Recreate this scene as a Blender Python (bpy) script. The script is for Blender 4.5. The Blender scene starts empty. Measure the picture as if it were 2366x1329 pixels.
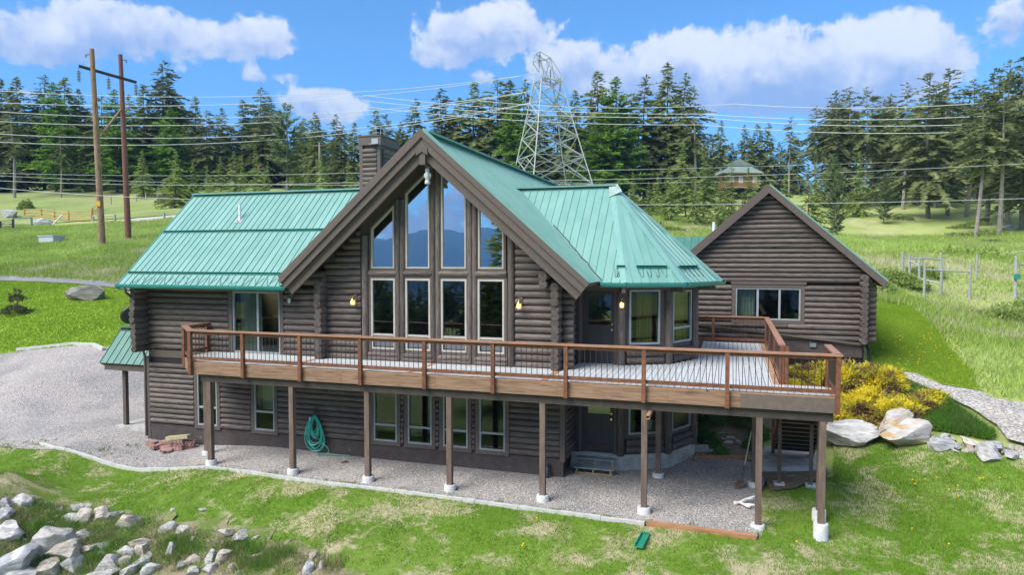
import bpy, math, random
import numpy as np
from mathutils import Vector, Matrix, noise, geometry

rnd = random.Random(11)
nr = np.random.default_rng(5)
rad = math.radians
scene = bpy.context.scene
COL = scene.collection

# ------------------------------------------------------------------ camera
CAM = Vector((14.709, -16.09, 5.847)); YAW, PITCH, FPX = -0.306, 0.043, 1609.3
FW = Vector((math.sin(YAW) * math.cos(PITCH), math.cos(YAW) * math.cos(PITCH), -math.sin(PITCH)))
RT = Vector((math.cos(YAW), -math.sin(YAW), 0)); UP = RT.cross(FW)
cd = bpy.data.cameras.new('camera'); cam = bpy.data.objects.new('camera', cd); COL.objects.link(cam)
mw = Matrix((RT, UP, -FW)).transposed().to_4x4(); mw.translation = CAM; cam.matrix_world = mw
cd.sensor_width = 36; cd.lens = FPX / 2366 * 36; cd.clip_start = 0.1; cd.clip_end = 40000
scene.camera = cam

def at(px, py, depth):
    "point at a given distance ahead of the survey camera"
    return CAM + (FW + RT * ((px - 1183) / FPX) - UP * ((py - 664.5) / FPX)) * depth

# ------------------------------------------------------------------ light
SUN_EL, SUN_AZ = 48.0, 217.0          # azimuth clockwise from +Y (north)
scene.view_settings.view_transform = 'Standard'; scene.view_settings.look = 'None'
scene.view_settings.exposure = 1.92; scene.view_settings.gamma = 1.0
scene.view_settings.use_curve_mapping = False
sd = bpy.data.lights.new('sun', 'SUN'); so = bpy.data.objects.new('sun', sd); COL.objects.link(so)
sd.energy = 1.75; sd.angle = rad(38); sd.color = (1.0, 0.955, 0.89)
sdir = Vector((math.sin(rad(SUN_AZ)) * math.cos(rad(SUN_EL)), math.cos(rad(SUN_AZ)) * math.cos(rad(SUN_EL)), math.sin(rad(SUN_EL))))
so.rotation_euler = sdir.to_track_quat('Z', 'Y').to_euler(); so.location = (0, 0, 60)

# ------------------------------------------------------------------ node helpers
class NT:
    def __init__(s, tree): s.t = tree
    def n(s, typ, **kw):
        nd = s.t.nodes.new(typ)
        for k, v in kw.items():
            if k.startswith('i_'): nd.inputs[k[2:].replace('_', ' ')].default_value = v
            else: setattr(nd, k, v)
        return nd
    def l(s, a, b): s.t.links.new(a, b)
    def val(s, v):
        nd = s.n('ShaderNodeValue'); nd.outputs[0].default_value = v; return nd.outputs[0]
    def math(s, op, a, b=None, c=None, clamp=False):
        nd = s.n('ShaderNodeMath', operation=op, use_clamp=clamp)
        for i, v in enumerate((a, b, c)):
            if v is None: continue
            if isinstance(v, (int, float)): nd.inputs[i].default_value = v
            else: s.l(v, nd.inputs[i])
        return nd.outputs[0]
    def smooth(s, x, a, b):
        nd = s.n('ShaderNodeMapRange', interpolation_type='SMOOTHSTEP'); s.l(x, nd.inputs[0])
        nd.inputs[1].default_value = a; nd.inputs[2].default_value = b; return nd.outputs[0]
    def mix(s, f, a, b, mode='MIX'):
        nd = s.n('ShaderNodeMix', data_type='RGBA', blend_type=mode)
        for v, i in ((f, 0), (a, 6), (b, 7)):
            if isinstance(v, (int, float)): nd.inputs[i].default_value = v
            elif isinstance(v, (tuple, list)): nd.inputs[i].default_value = (*v, 1)[:4]
            else: s.l(v, nd.inputs[i])
        return nd.outputs[2]
    def noise(s, vec, scale, detail=4, rough=.55, dist=0.0):
        nd = s.n('ShaderNodeTexNoise'); nd.inputs['Scale'].default_value = scale; nd.inputs['Detail'].default_value = detail
        nd.inputs['Roughness'].default_value = rough; nd.inputs['Distortion'].default_value = dist
        if vec is not None: s.l(vec, nd.inputs['Vector'])
        return nd.outputs[0]
    def mapping(s, vec, scale=(1, 1, 1), loc=(0, 0, 0)):
        nd = s.n('ShaderNodeMapping'); nd.inputs['Scale'].default_value = scale; nd.inputs['Location'].default_value = loc
        s.l(vec, nd.inputs['Vector']); return nd.outputs[0]

# ------------------------------------------------------------------ world: physical sky with cumulus clouds at infinity
w = bpy.data.worlds.new('World'); scene.world = w; w.use_nodes = True
W = NT(w.node_tree); w.node_tree.nodes.clear()
sky = W.n('ShaderNodeTexSky', sky_type='NISHITA'); sky.sun_disc = False
sky.sun_elevation = rad(SUN_EL); sky.sun_rotation = rad(SUN_AZ); sky.altitude = 900
sky.air_density = 1.0; sky.dust_density = 0.25; sky.ozone_density = 2.2
tc = W.n('ShaderNodeTexCoord')
dirv = tc.outputs['Generated']
sep = W.n('ShaderNodeSeparateXYZ'); W.l(dirv, sep.inputs[0])
az = W.math('MULTIPLY', W.math('ARCTAN2', sep.outputs[0], sep.outputs[1]), 180 / math.pi)      # deg from +Y
el = W.math('MULTIPLY', W.math('ARCSINE', sep.outputs[2]), 180 / math.pi)
nz = W.noise(dirv, 11.0, 9, .60, .35)
nz2 = W.noise(dirv, 34.0, 8, .62, .3)
nzl = W.noise(dirv, 3.2, 3, .5)
nn = W.math('ADD', W.math('SUBTRACT', nz, .5), W.math('MULTIPLY', W.math('SUBTRACT', nz2, .5), .75))
def azel(px, py):
    d = (FW + RT * ((px - 1183) / FPX) - UP * ((py - 664.5) / FPX)).normalized()
    return math.degrees(math.atan2(d.x, d.y)), math.degrees(math.asin(d.z))
# cumulus banks: centre, half width, half height (degrees), weight
CL = [((170, 85), 6.2, 2.3, 1.0), ((290, 40), 4.5, 1.8, .75), ((500, 95), 5.6, 1.9, .85), ((620, 75), 3.0, 1.6, .7), ((60, 105), 3.5, 1.4, .7),
      ((1080, 75), 5.2, 2.3, 1.15), ((1180, 60), 3.3, 2.0, 1.0), ((1010, 130), 3.5, 1.2, .7), ((1330, 140), 2.6, 2.2, 1.2), ((1265, 170), 2.2, 1.4, .9),
      ((1500, 160), 3.4, 2.6, 1.25), ((1590, 150), 3.0, 2.4, 1.2), ((1760, 150), 6.0, 3.2, 1.25), ((2040, 110), 4.4, 2.6, 1.3), ((1880, 190), 6.0, 2.2, 1.1),
      ((2120, 150), 3.6, 2.6, .95), ((1950, 225), 5.0, 1.4, .9), ((1700, 205), 4.0, 1.7, .95), ((1400, 215), 3.0, 1.2, .7), ((770, 240), 2.6, 1.6, 1.2), ((700, 235), 2.4, 1.2, .8), ((1120, 185), 1.6, .9, .8), ((2345, 45), 2.0, 2.0, .9),
      ((590, 175), 1.5, .6, .6), ((665, 178), 1.5, .6, .6), ((60, 215), 2.0, .8, .6), ((560, 250), 2.4, .9, .6)]
field = None; shade = None
for (p, rx, ry, wt) in CL:
    a0, e0 = azel(*p)
    dx = W.math('DIVIDE', W.math('SUBTRACT', az, a0), rx * .88); dy = W.math('DIVIDE', W.math('SUBTRACT', el, e0), ry * .92)
    r2 = W.math('ADD', W.math('MULTIPLY', dx, dx), W.math('MULTIPLY', dy, dy))
    g = W.math('MULTIPLY', W.math('EXPONENT', W.math('MULTIPLY', r2, -1.1)), wt)
    field = g if field is None else W.math('ADD', field, g)
    sh = W.math('MULTIPLY', g, dy)
    shade = sh if shade is None else W.math('ADD', shade, sh)
# broken cloud everywhere else in the sky, thickened there for fill light
gen = W.math('MULTIPLY', W.smooth(W.noise(W.mapping(dirv, (1, 1, 2.6)), 3.0, 5, .55, .3), .36, .56), 1.0)
infront = W.math('MULTIPLY', W.smooth(az, -62, -52), W.math('SUBTRACT', 1.0, W.smooth(az, 22, 32)))
low = W.math('SUBTRACT', 1.0, W.smooth(el, 20, 26))
inview = W.math('MULTIPLY', infront, low)
field = W.math('ADD', field, W.math('MULTIPLY', gen, W.math('SUBTRACT', 1.0, inview)))
dens = W.math('ADD', W.math('SUBTRACT', field, .44), W.math('MULTIPLY', nn, 1.7))
mask = W.smooth(dens, -.04, .30)
lit = W.math('ADD', W.math('ADD', W.math('MULTIPLY', shade, .62), W.math('MULTIPLY', nn, 1.9)), .60)
lit = W.smooth(lit, 0.0, 1.15)
ccol = W.mix(lit, (2.2, 2.95, 4.9), (5.7, 5.8, 6.0))
skyc = W.mix(1.0, sky.outputs[0], (.54, .95, 1.24), 'MULTIPLY')
mk = W.math('MULTIPLY', mask, .94)
fin = W.mix(mk, skyc, ccol)
bg = W.n('ShaderNodeBackground'); bg.inputs[1].default_value = 0.05; W.l(fin, bg.inputs[0])
wo = W.n('ShaderNodeOutputWorld'); W.l(bg.outputs[0], wo.inputs[0])

# ------------------------------------------------------------------ object helpers
WL = {}
def tag(o, label=None, cat=None, group=None, kind=None):
    for k, v in (('label', label), ('category', cat), ('group', group), ('kind', kind)):
        if v: o[k] = v
    return o
def empty(name, loc, label=None, cat=None, group=None):
    o = bpy.data.objects.new(name, None); COL.objects.link(o); o.location = loc; o.empty_display_size = .2
    WL[o.name] = Vector(loc); return tag(o, label, cat, group)
def base_of(p): return WL[p.name] if p is not None else Vector((0, 0, 0))

class MB:
    def __init__(s): s.v = []; s.f = []
    def add(s, vs, fs):
        o = len(s.v); s.v += [tuple(v) for v in vs]; s.f += [tuple(i + o for i in f) for f in fs]; return s
    def box(s, a, b):
        (x0, y0, z0), (x1, y1, z1) = a, b
        vs = [(x, y, z) for z in (z0, z1) for y in (y0, y1) for x in (x0, x1)]
        return s.add(vs, [(0, 2, 3, 1), (4, 5, 7, 6), (0, 1, 5, 4), (2, 6, 7, 3), (0, 4, 6, 2), (1, 3, 7, 5)])
    def obox(s, c, ax, ay, az, h):
        c = Vector(c); ax, ay, az = (Vector(q).normalized() for q in (ax, ay, az))
        vs = [c + ax * (h[0] * i) + ay * (h[1] * j) + az * (h[2] * k) for k in (-1, 1) for j in (-1, 1) for i in (-1, 1)]
        return s.add(vs, [(0, 2, 3, 1), (4, 5, 7, 6), (0, 1, 5, 4), (2, 6, 7, 3), (0, 4, 6, 2), (1, 3, 7, 5)])
    def bar(s, p, q, wd, ht=None, up=(0, 0, 1)):
        p, q = Vector(p), Vector(q); ht = ht or wd; d = (q - p).normalized(); u = Vector(up)
        if abs(d.dot(u)) > .98: u = Vector((1, 0, 0))
        r = d.cross(u).normalized(); u = r.cross(d)
        return s.obox((p + q) / 2, d, r, u, ((q - p).length / 2, wd / 2, ht / 2))
    def tube(s, pts, r, n=8, cap=True):
        pts = [Vector(p) for p in pts]; rs = r if isinstance(r, (list, tuple)) else [r] * len(pts)
        rings = []
        pv = None
        for i, p in enumerate(pts):
            d = (pts[min(i + 1, len(pts) - 1)] - pts[max(i - 1, 0)])
            d = d.normalized() if d.length > 1e-9 else Vector((0, 0, 1))
            if pv is None:
                a = Vector((0, 0, 1)) if abs(d.z) < .9 else Vector((1, 0, 0)); pv = d.cross(a).normalized()
            else:
                pv = (pv - d * pv.dot(d)); pv = pv.normalized() if pv.length > 1e-6 else d.orthogonal().normalized()
            b = d.cross(pv)
            rings.append([p + (pv * math.cos(2 * math.pi * k / n) + b * math.sin(2 * math.pi * k / n)) * rs[i] for k in range(n)])
        vs = [v for rg in rings for v in rg]; fs = []
        for i in range(len(pts) - 1):
            for k in range(n): fs.append((i * n + k, i * n + (k + 1) % n, (i + 1) * n + (k + 1) % n, (i + 1) * n + k))
        if cap: fs.append(tuple(range(n))[::-1]); fs.append(tuple((len(pts) - 1) * n + k for k in range(n)))
        return s.add(vs, fs)
    def prism(s, poly, d):
        "polygon of 3D points extruded by vector d"
        n = len(poly); d = Vector(d); vs = [Vector(p) for p in poly] + [Vector(p) + d for p in poly]
        return s.add(vs, [tuple(range(n))[::-1], tuple(range(n, 2 * n))] + [(i, (i + 1) % n, n + (i + 1) % n, n + i) for i in range(n)])
    def build(s, name, mat, parent=None, smooth=False, label=None, cat=None, group=None, kind=None, origin=None):
        me = bpy.data.meshes.new(name)
        b = base_of(parent)
        if parent is None: b = Vector(origin) if origin is not None else Vector((0, 0, 0))
        me.from_pydata([(x - b.x, y - b.y, z - b.z) for x, y, z in s.v], [], s.f); me.update()
        if smooth:
            me.polygons.foreach_set('use_smooth', [True] * len(me.polygons))
            try: me.set_sharp_from_angle(angle=rad(50))
            except Exception: pass
        o = bpy.data.objects.new(name, me); COL.objects.link(o)
        if mat: me.materials.append(mat)
        if parent is not None: o.parent = parent
        else: o.location = b
        WL[o.name] = b.copy()
        return tag(o, label, cat, group, kind)

def npmesh(name, verts, tris, mat, parent=None, attr=None, smooth=False, **kw):
    "big triangle mesh from numpy arrays, attr = per-vertex scalar"
    me = bpy.data.meshes.new(name); b = base_of(parent)
    v = (np.asarray(verts, np.float32) - np.array(b, np.float32)); t = np.asarray(tris, np.int32)
    k = t.shape[1]
    me.vertices.add(len(v)); me.vertices.foreach_set('co', v.ravel())
    me.loops.add(t.size); me.loops.foreach_set('vertex_index', t.ravel())
    me.polygons.add(len(t)); me.polygons.foreach_set('loop_start', np.arange(0, t.size, k, dtype=np.int32))
    try: me.polygons.foreach_set('loop_total', np.full(len(t), k, np.int32))
    except Exception: pass
    if attr is not None:
        a = me.attributes.new('tone', 'FLOAT', 'POINT'); a.data.foreach_set('value', np.asarray(attr, np.float32))
    if smooth: me.polygons.foreach_set('use_smooth', np.ones(len(t), bool))
    me.update(calc_edges=True); me.validate()
    if mat: me.materials.append(mat)
    o = bpy.data.objects.new(name, me); COL.objects.link(o)
    if parent is not None: o.parent = parent
    WL[o.name] = b.copy()
    return tag(o, **kw)

# ------------------------------------------------------------------ materials
def newmat(name):
    m = bpy.data.materials.new(name); m.use_nodes = True; t = NT(m.node_tree)
    p = m.node_tree.nodes['Principled BSDF']; return m, t, p
def mat(name, c1, c2=None, scale=(1, 1, 1), ns=6.0, detail=5, rough=.6, bump=0.0, bscale=None, rand=.0, coord='Object', metallic=0.0, spec=None, lo=.35, hi=.65, c3=None, s3=None, t3=(.55, .7)):
    m, t, p = newmat(name)
    tcn = t.n('ShaderNodeTexCoord'); v = tcn.outputs[coord] if coord != 'World' else t.n('ShaderNodeNewGeometry').outputs['Position']
    oi = t.n('ShaderNodeObjectInfo')
    mp = t.n('ShaderNodeMapping'); mp.inputs['Scale'].default_value = scale; t.l(v, mp.inputs['Vector'])
    off = t.n('ShaderNodeCombineXYZ')
    for i in range(3): t.l(t.math('MULTIPLY', oi.outputs['Random'], 37.0 + 11 * i), off.inputs[i])
    if coord != 'World': t.l(off.outputs[0], mp.inputs['Location'])
    vec = mp.outputs[0]
    nv = t.noise(vec, ns, detail, .6)
    col = t.mix(t.smooth(nv, lo, hi), c1, c2 or c1)
    if c3 is not None: col = t.mix(t.smooth(t.noise(vec, s3 or ns * .3, 4, .6), *t3), col, c3)
    if rand:
        f = t.math('ADD', t.math('MULTIPLY', t.math('SUBTRACT', oi.outputs['Random'], .5), 2 * rand), 1.0)
        cc = t.n('ShaderNodeCombineXYZ')
        for i in range(3): t.l(f, cc.inputs[i])
        col = t.mix(1.0, col, cc.outputs[0], 'MULTIPLY')
    t.l(col, p.inputs['Base Color']); p.inputs['Roughness'].default_value = rough; p.inputs['Metallic'].default_value = metallic
    if spec is not None: p.inputs['Specular IOR Level'].default_value = spec
    if bump:
        b = t.n('ShaderNodeBump'); b.inputs['Strength'].default_value = bump; b.inputs['Distance'].default_value = .02
        t.l(t.noise(vec, bscale or ns * 2, 5, .65), b.inputs['Height']); t.l(b.outputs[0], p.inputs['Normal'])
    return m
# ------------------------------------------------------------------ terrain height: thin-plate spline through surveyed levels
CP = [(x, y, z) for x, y, z in [
    # building pad and front lawn
    (-5, 0.2, -.16), (0.5, 0, -.15), (5.5, -.1, -.15), (10.4, -.2, -.16), (12.9, -.3, -.2), (15.3, -.3, -.22), (16.7, -.3, -.34), (16.7, 1.1, -.24),
    (-4, 2.4, -.08), (4, 2.4, -.08), (9, 2.4, -.1), (13, 2.8, -.12), (15.3, 2.8, -.12), (16.6, 3.2, -.1), (12, 4.5, -.1), (14.2, 4.6, -.08), (-3.5, 7, -.05), (3, 7, -.1), (9, 8, -.1),
    (15, 5.5, .0), (17.1, 6.2, .1), (13.9, 8.2, .75), (15.2, 8.2, .95), (17.5, 8.0, 1.0), (16, 9.9, 2.0), (19.2, 9.8, 2.2), (15.5, 13, 2.4), (20.5, 12.7, 2.35), (9, 15, 1.2), (0, 14, .8),
    (18.6, 6.2, .55), (20.4, 5.0, .75), (23, 6, 1.05), (23.5, 9.0, 1.7), (20.7, 9.2, 1.7), (18.6, 2, -.2), (21, 1, -.1), (24, 2, .35),
    (12, -3.2, -.55), (16, -3.2, -.5), (20, -3, -.35), (6, -3, -.6), (1, -2.2, -.65), (-3, -1.6, -.75), (-6, -1, -.6), (-8, -3, -1.4), (2, -5, -1.5), (8, -6, -1.4), (16, -6, -1.1), (24, -5, -.7),
    (14.7, -16, -4.2), (0, -16, -4.6), (30, -16, -3.6), (0, -40, -8), (40, -40, -7.5), (-40, -40, -8), (0, -110, -12.5), (-90, -110, -12.5), (90, -110, -12),
    (-8, 1, -.2), (-9, 4, .05), (-14, 4, .1)]]
def cpx(px, py, d): p = at(px, py, d); CP.append((p.x, p.y, p.z))
for q in [(0, 1085, 18.5), (0, 900, 28), (120, 850, 30), (0, 820, 33), (225, 805, 32), (100, 700, 41), (205, 690, 42), (0, 645, 48), (280, 665, 45), (60, 590, 58), (237, 570, 63), (297, 555, 66),
          (60, 510, 85), (200, 500, 88), (380, 505, 80), (60, 445, 122), (250, 440, 122), (440, 455, 112), (700, 445, 118), (1000, 470, 120), (1350, 485, 118), (1500, 495, 105), (1600, 515, 92), (1700, 540, 80),
          (1950, 560, 62), (2100, 570, 60), (2120, 475, 112), (2250, 555, 76), (2366, 545, 76), (2366, 470, 115), (1800, 475, 118), (2000, 645, 40), (2140, 700, 39), (2340, 690, 40), (2366, 790, 30),
          (2040, 740, 31), (2220, 800, 27)]: cpx(*q)
CP += [(-300, 200, 40), (-150, 350, 34), (0, 330, 30), (150, 350, 26), (320, 250, 22), (400, 50, 10), (-400, 0, 15), (-300, -200, -15), (300, -200, -15), (0, -220, -16), (0, -500, -30), (-500, -500, -30), (500, -500, -30), (-120, 190, 27), (60, 200, 24), (130, 180, 21), (0, 600, 30), (-500, 500, 40), (500, 500, 25), (600, -100, -5), (-600, -100, 0)]
_P = np.array(CP, float); _S = 40.0
def _k(d2): return 0.5 * d2 * np.log(d2 + 1e-12)
def _fit():
    X = _P[:, :2] / _S; n = len(X)
    d2 = ((X[:, None] - X[None]) ** 2).sum(-1); K = _k(d2) + np.eye(n) * 2e-4
    Q = np.hstack([np.ones((n, 1)), X]); A = np.block([[K, Q], [Q.T, np.zeros((3, 3))]])
    return X, np.linalg.solve(A, np.concatenate([_P[:, 2], np.zeros(3)]))
_X, _C = _fit()
def H(x, y):
    q = np.stack([np.asarray(x, float).ravel(), np.asarray(y, float).ravel()], -1) / _S
    out = np.empty(len(q))
    for i in range(0, len(q), 20000):
        s = q[i:i + 20000]; d2 = ((s[:, None] - _X[None]) ** 2).sum(-1)
        out[i:i + 20000] = _k(d2) @ _C[:len(_X)] + _C[-3] + s @ _C[-2:]
    X0, Y0 = q[:, 0] * _S, q[:, 1] * _S; r = np.hypot(X0 - 4, Y0 - 4); k = np.clip((r - 26) / 14, 0, 1)
    out += k * .16 * (np.sin(X0 * .31 + 1.3 * np.sin(Y0 * .17)) * np.sin(Y0 * .27 + 1.1 * np.sin(X0 * .13)) + .8 * np.sin(X0 * .09 + Y0 * .06 + 2))
    return out.reshape(np.shape(x))
def h1(x, y): return float(H(np.array([x]), np.array([y]))[0])
def hit(px, py, d0=8.0, d1=260.0):
    "where the sight line through a survey pixel meets the ground"
    ds = np.linspace(d0, d1, 900)
    b = np.array(CAM); d = np.array(at(px, py, 1.0) - CAM)
    P = b + ds[:, None] * d; g = P[:, 2] - H(P[:, 0], P[:, 1])
    i = int(np.argmax(g < 0)) if (g < 0).any() else len(ds) - 1
    i = max(i, 1); t = g[i - 1] / (g[i - 1] - g[i] + 1e-12)
    p = P[i - 1] + (P[i] - P[i - 1]) * t
    return Vector((p[0], p[1], h1(p[0], p[1]))), float(ds[i])

# ---- ground materials
def ground_mat(name, stops, ns, fine, bump, rough=.95, patch=None, patch_col=None, pscale=.3, pt=(.52, .62), fine_amt=.35, bscale=60, patch2=None):
    m, t, p = newmat(name); v = t.n('ShaderNodeNewGeometry').outputs['Position']
    n1 = t.noise(v, ns, 6, .6); r = t.n('ShaderNodeValToRGB'); t.l(n1, r.inputs[0])
    els = r.color_ramp.elements
    while len(els) < len(stops): els.new(.5)
    for e, (pos, c) in zip(els, stops): e.position = pos; e.color = (*c, 1)
    col = r.outputs[0]
    if patch_col is not None:
        col = t.mix(t.smooth(t.math('ADD', t.math('MULTIPLY', t.noise(v, pscale, 6, .62, .3), .8), t.math('MULTIPLY', t.noise(v, pscale * 9, 4, .6), .2)), *pt), col, patch_col)
    if patch2 is not None:
        col = t.mix(t.smooth(t.noise(t.mapping(v, loc=(31, 7, 3)), patch2[1], 6, .65, .4), *patch2[2]), col, patch2[0])
    f = t.math('ADD', 1 - fine_amt / 2, t.math('MULTIPLY', t.noise(v, fine, 4, .7), fine_amt))
    cc = t.n('ShaderNodeCombineXYZ')
    for i in range(3): t.l(f, cc.inputs[i])
    col = t.mix(1.0, col, cc.outputs[0], 'MULTIPLY')
    t.l(col, p.inputs['Base Color']); p.inputs['Roughness'].default_value = rough; p.inputs['Specular IOR Level'].default_value = .1
    b = t.n('ShaderNodeBump'); b.inputs['Strength'].default_value = bump; b.inputs['Distance'].default_value = .05
    t.l(t.noise(v, bscale, 4, .7), b.inputs['Height']); t.l(b.outputs[0], p.inputs['Normal'])
    return m
M_lawn = ground_mat('lawn_soil', [(.3, (.10, .19, .02)), (.5, (.14, .24, .03)), (.72, (.22, .31, .06))], .5, 14, .6, patch_col=(.46, .40, .25), pscale=.8, pt=(.48, .60))
M_lawn2 = ground_mat('mown_lawn', [(.3, (.17, .28, .028)), (.5, (.23, .35, .036)), (.7, (.30, .41, .055))], .35, 10, .4, patch_col=(.32, .31, .14), pscale=.22, pt=(.66, .74), fine_amt=.25)
M_meadow = ground_mat('meadow', [(.25, (.20, .26, .07)), (.45, (.28, .345, .10)), (.62, (.36, .42, .14)), (.8, (.45, .47, .22))], .12, 3.5, .6, patch_col=(.44, .42, .22), pscale=.07, pt=(.50, .66), fine_amt=.6, bscale=8)
M_pasture = ground_mat('pasture', [(.25, (.16, .21, .07)), (.5, (.25, .31, .10)), (.75, (.34, .36, .16))], .1, 3, .5, patch_col=(.30, .25, .17), pscale=.05, pt=(.52, .66), fine_amt=.5, bscale=6)
M_dirt = ground_mat('bank_soil', [(.3, (.16, .12, .08)), (.6, (.26, .20, .13)), (.8, (.34, .28, .19))], 1.2, 18, .8, patch_col=(.12, .16, .05), pscale=.8, pt=(.55, .65))
def gravel(name, base, ns):
    m, t, p = newmat(name); v = t.n('ShaderNodeNewGeometry').outputs['Position']
    vo = t.n('ShaderNodeTexVoronoi'); vo.inputs['Scale'].default_value = ns; t.l(v, vo.inputs['Vector'])
    hs = t.n('ShaderNodeSeparateColor'); t.l(vo.outputs['Color'], hs.inputs[0])
    f = t.math('ADD', .5, t.math('MULTIPLY', hs.outputs[0], .85))
    f = t.math('MULTIPLY', f, t.math('SUBTRACT', 1.08, t.math('MULTIPLY', vo.outputs['Distance'], .55)))
    cc = t.n('ShaderNodeCombineXYZ')
    for i in range(3): t.l(f, cc.inputs[i])
    c = t.mix(t.smooth(hs.outputs[1], .3, .8), base, tuple(q * r for q, r in zip(base, (1.12, 1.0, .88))))
    c = t.mix(t.smooth(t.noise(v, .5, 5, .6), .4, .7), c, tuple(q * .74 for q in base))
    t.l(t.mix(1.0, c, cc.outputs[0], 'MULTIPLY'), p.inputs['Base Color']); p.inputs['Roughness'].default_value = .9
    b = t.n('ShaderNodeBump'); b.inputs['Strength'].default_value = .9; b.inputs['Distance'].default_value = .02; b.invert = True
    t.l(vo.outputs['Distance'], b.inputs['Height']); t.l(b.outputs[0], p.inputs['Normal'])
    return m
M_gravel = gravel('grey_gravel', (.47, .45, .435), 38)
M_gravel2 = gravel('pale_gravel', (.50, .48, .455), 20)
M_asphalt = ground_mat('asphalt', [(.3, (.19, .19, .20)), (.7, (.27, .27, .275))], 1.0, 20, .3, patch_col=(.22, .25, .12), pscale=.3, pt=(.62, .72))
M_road = ground_mat('pale_road', [(.3, (.40, .39, .37)), (.7, (.5, .49, .46))], .5, 8, .3)

# ---- the ground sheet (graded spacing)
def axis(lo, hi, near_lo, near_hi, step, growth):
    a = list(np.arange(near_lo, near_hi + 1e-6, step)); s = step
    while a[-1] < hi: s *= growth; a.append(a[-1] + s)
    s = step
    while a[0] > lo: s *= growth; a.insert(0, a[0] - s)
    return np.array(a)
gx = axis(-900, 900, -18, 32, .6, 1.03); gy = axis(-900, 900, -10, 24, .6, 1.03)
GX, GY = np.meshgrid(gx, gy); GZ = H(GX, GY)
far = np.clip((np.hypot(GX, GY) - 330) / 300, 0, 1); far = far * far * (3 - 2 * far)
GZ = GZ * (1 - far) + far * np.where(GY > 0, 24 - 74 * np.clip(-(GY - 100) / 200, 0, 1), -36 - 24 * np.clip((-GY - 500) / 350, 0, 1))
nx, ny = len(gx), len(gy)
idx = np.arange(nx * ny).reshape(ny, nx)
quads = np.stack([idx[:-1, :-1], idx[:-1, 1:], idx[1:, 1:], idx[1:, :-1]], -1).reshape(-1, 4)
GZ = GZ - .07 * np.clip(1 - (np.hypot(GX - 4, GY - 4) - 24) / 8, 0, 1)
npmesh('ground', np.stack([GX, GY, GZ], -1).reshape(-1, 3), quads, M_meadow, smooth=True, kind='structure')

def inside(poly, x, y):
    x = np.asarray(x); y = np.asarray(y); r = np.zeros(x.shape, bool); n = len(poly)
    for i in range(n):
        x0, y0 = poly[i]; x1, y1 = poly[(i + 1) % n]
        if y0 == y1: continue
        c = ((y0 > y) != (y1 > y)) & (x < (x1 - x0) * (y - y0) / (y1 - y0) + x0); r ^= c
    return r
def densify(poly, step, wob=0.0):
    out = []
    for i, p in enumerate(poly):
        q = poly[(i + 1) % len(poly)]; L = math.hypot(q[0] - p[0], q[1] - p[1]); k = max(1, int(L / step))
        for j in range(k):
            x = p[0] + (q[0] - p[0]) * j / k; y = p[1] + (q[1] - p[1]) * j / k
            a = noise.noise(Vector((x * 1.3, y * 1.3, 5))) * wob; b = noise.noise(Vector((x * 1.3, y * 1.3, 9))) * wob
            out.append((x + a, y + b))
    return out
def sheet(name, poly, material, lift, step=.5, wob=.12, kind='structure', uneven=0.0):
    pl = densify(poly, step, wob); xs = [p[0] for p in pl]; ys = [p[1] for p in pl]
    X, Y = np.meshgrid(np.arange(min(xs), max(xs), step), np.arange(min(ys), max(ys), step)); X = X.ravel(); Y = Y.ravel()
    ok = inside(pl, X, Y); pts = pl + list(zip(X[ok].tolist(), Y[ok].tolist()))
    n = len(pl); r = geometry.delaunay_2d_cdt([Vector(p) for p in pts], [(i, (i + 1) % n) for i in range(n)], [], 1, 1e-4)
    vs = np.array([(v.x, v.y) for v in r[0]]); z = H(vs[:, 0], vs[:, 1]) + lift
    if uneven: z = z + np.array([noise.noise(Vector((a * 2.2, b * 2.2, 1))) for a, b in vs]) * uneven
    m = MB(); m.v = [(a, b, c) for (a, b), c in zip(vs, z)]; m.f = [tuple(f) for f in r[2]]
    o = m.build(name, material, smooth=True, kind=kind); return pl
def gpoly(pxs): return [tuple(hit(*p)[0][:2]) for p in pxs]

# lawn in front and right of the deck
EDGE = [(-5.0, .18), (-2.2, .12), (.5, -.03), (3.0, -.14), (5.5, -.24), (9.9, -.40), (12.9, -.42)]
P_lawn = [(-9.5, .6)] + [(-7.0, .35)] + [(x, y - .05) for x, y in EDGE] + [(15.32, -.50), (15.42, -.2), (15.5, 2.5), (16.3, 2.9), (17.4, 4.2)] + gpoly([(1925, 1028), (2000, 1026), (2090, 1034), (2180, 1042), (2260, 1052), (2320, 1060), (2440, 1078)]) + [(30, -9), (-14, -9), (-14, -1)]
LAWN = sheet('front_lawn', P_lawn, M_lawn, .02, .45, .10, uneven=.02)
P_pad = [(-14, -.6), (-9.5, .55), (-7.0, .3)] + [(x, y) for x, y in EDGE] + [(15.3, -.44), (15.45, 2.4), (15.7, 3.6), (15.4, 4.9), (14.6, 5.0), (13.7, 4.6), (13.5, 4.9), (9, 4.5), (-3.3, 4.5), (-3.5, 10), (-6.0, 14.2), (-12, 15), (-20, 13.5), (-40, 17), (-40, -2)]
PAD = sheet('gravel_yard', P_pad, M_gravel, .035, .5, .03)
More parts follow.
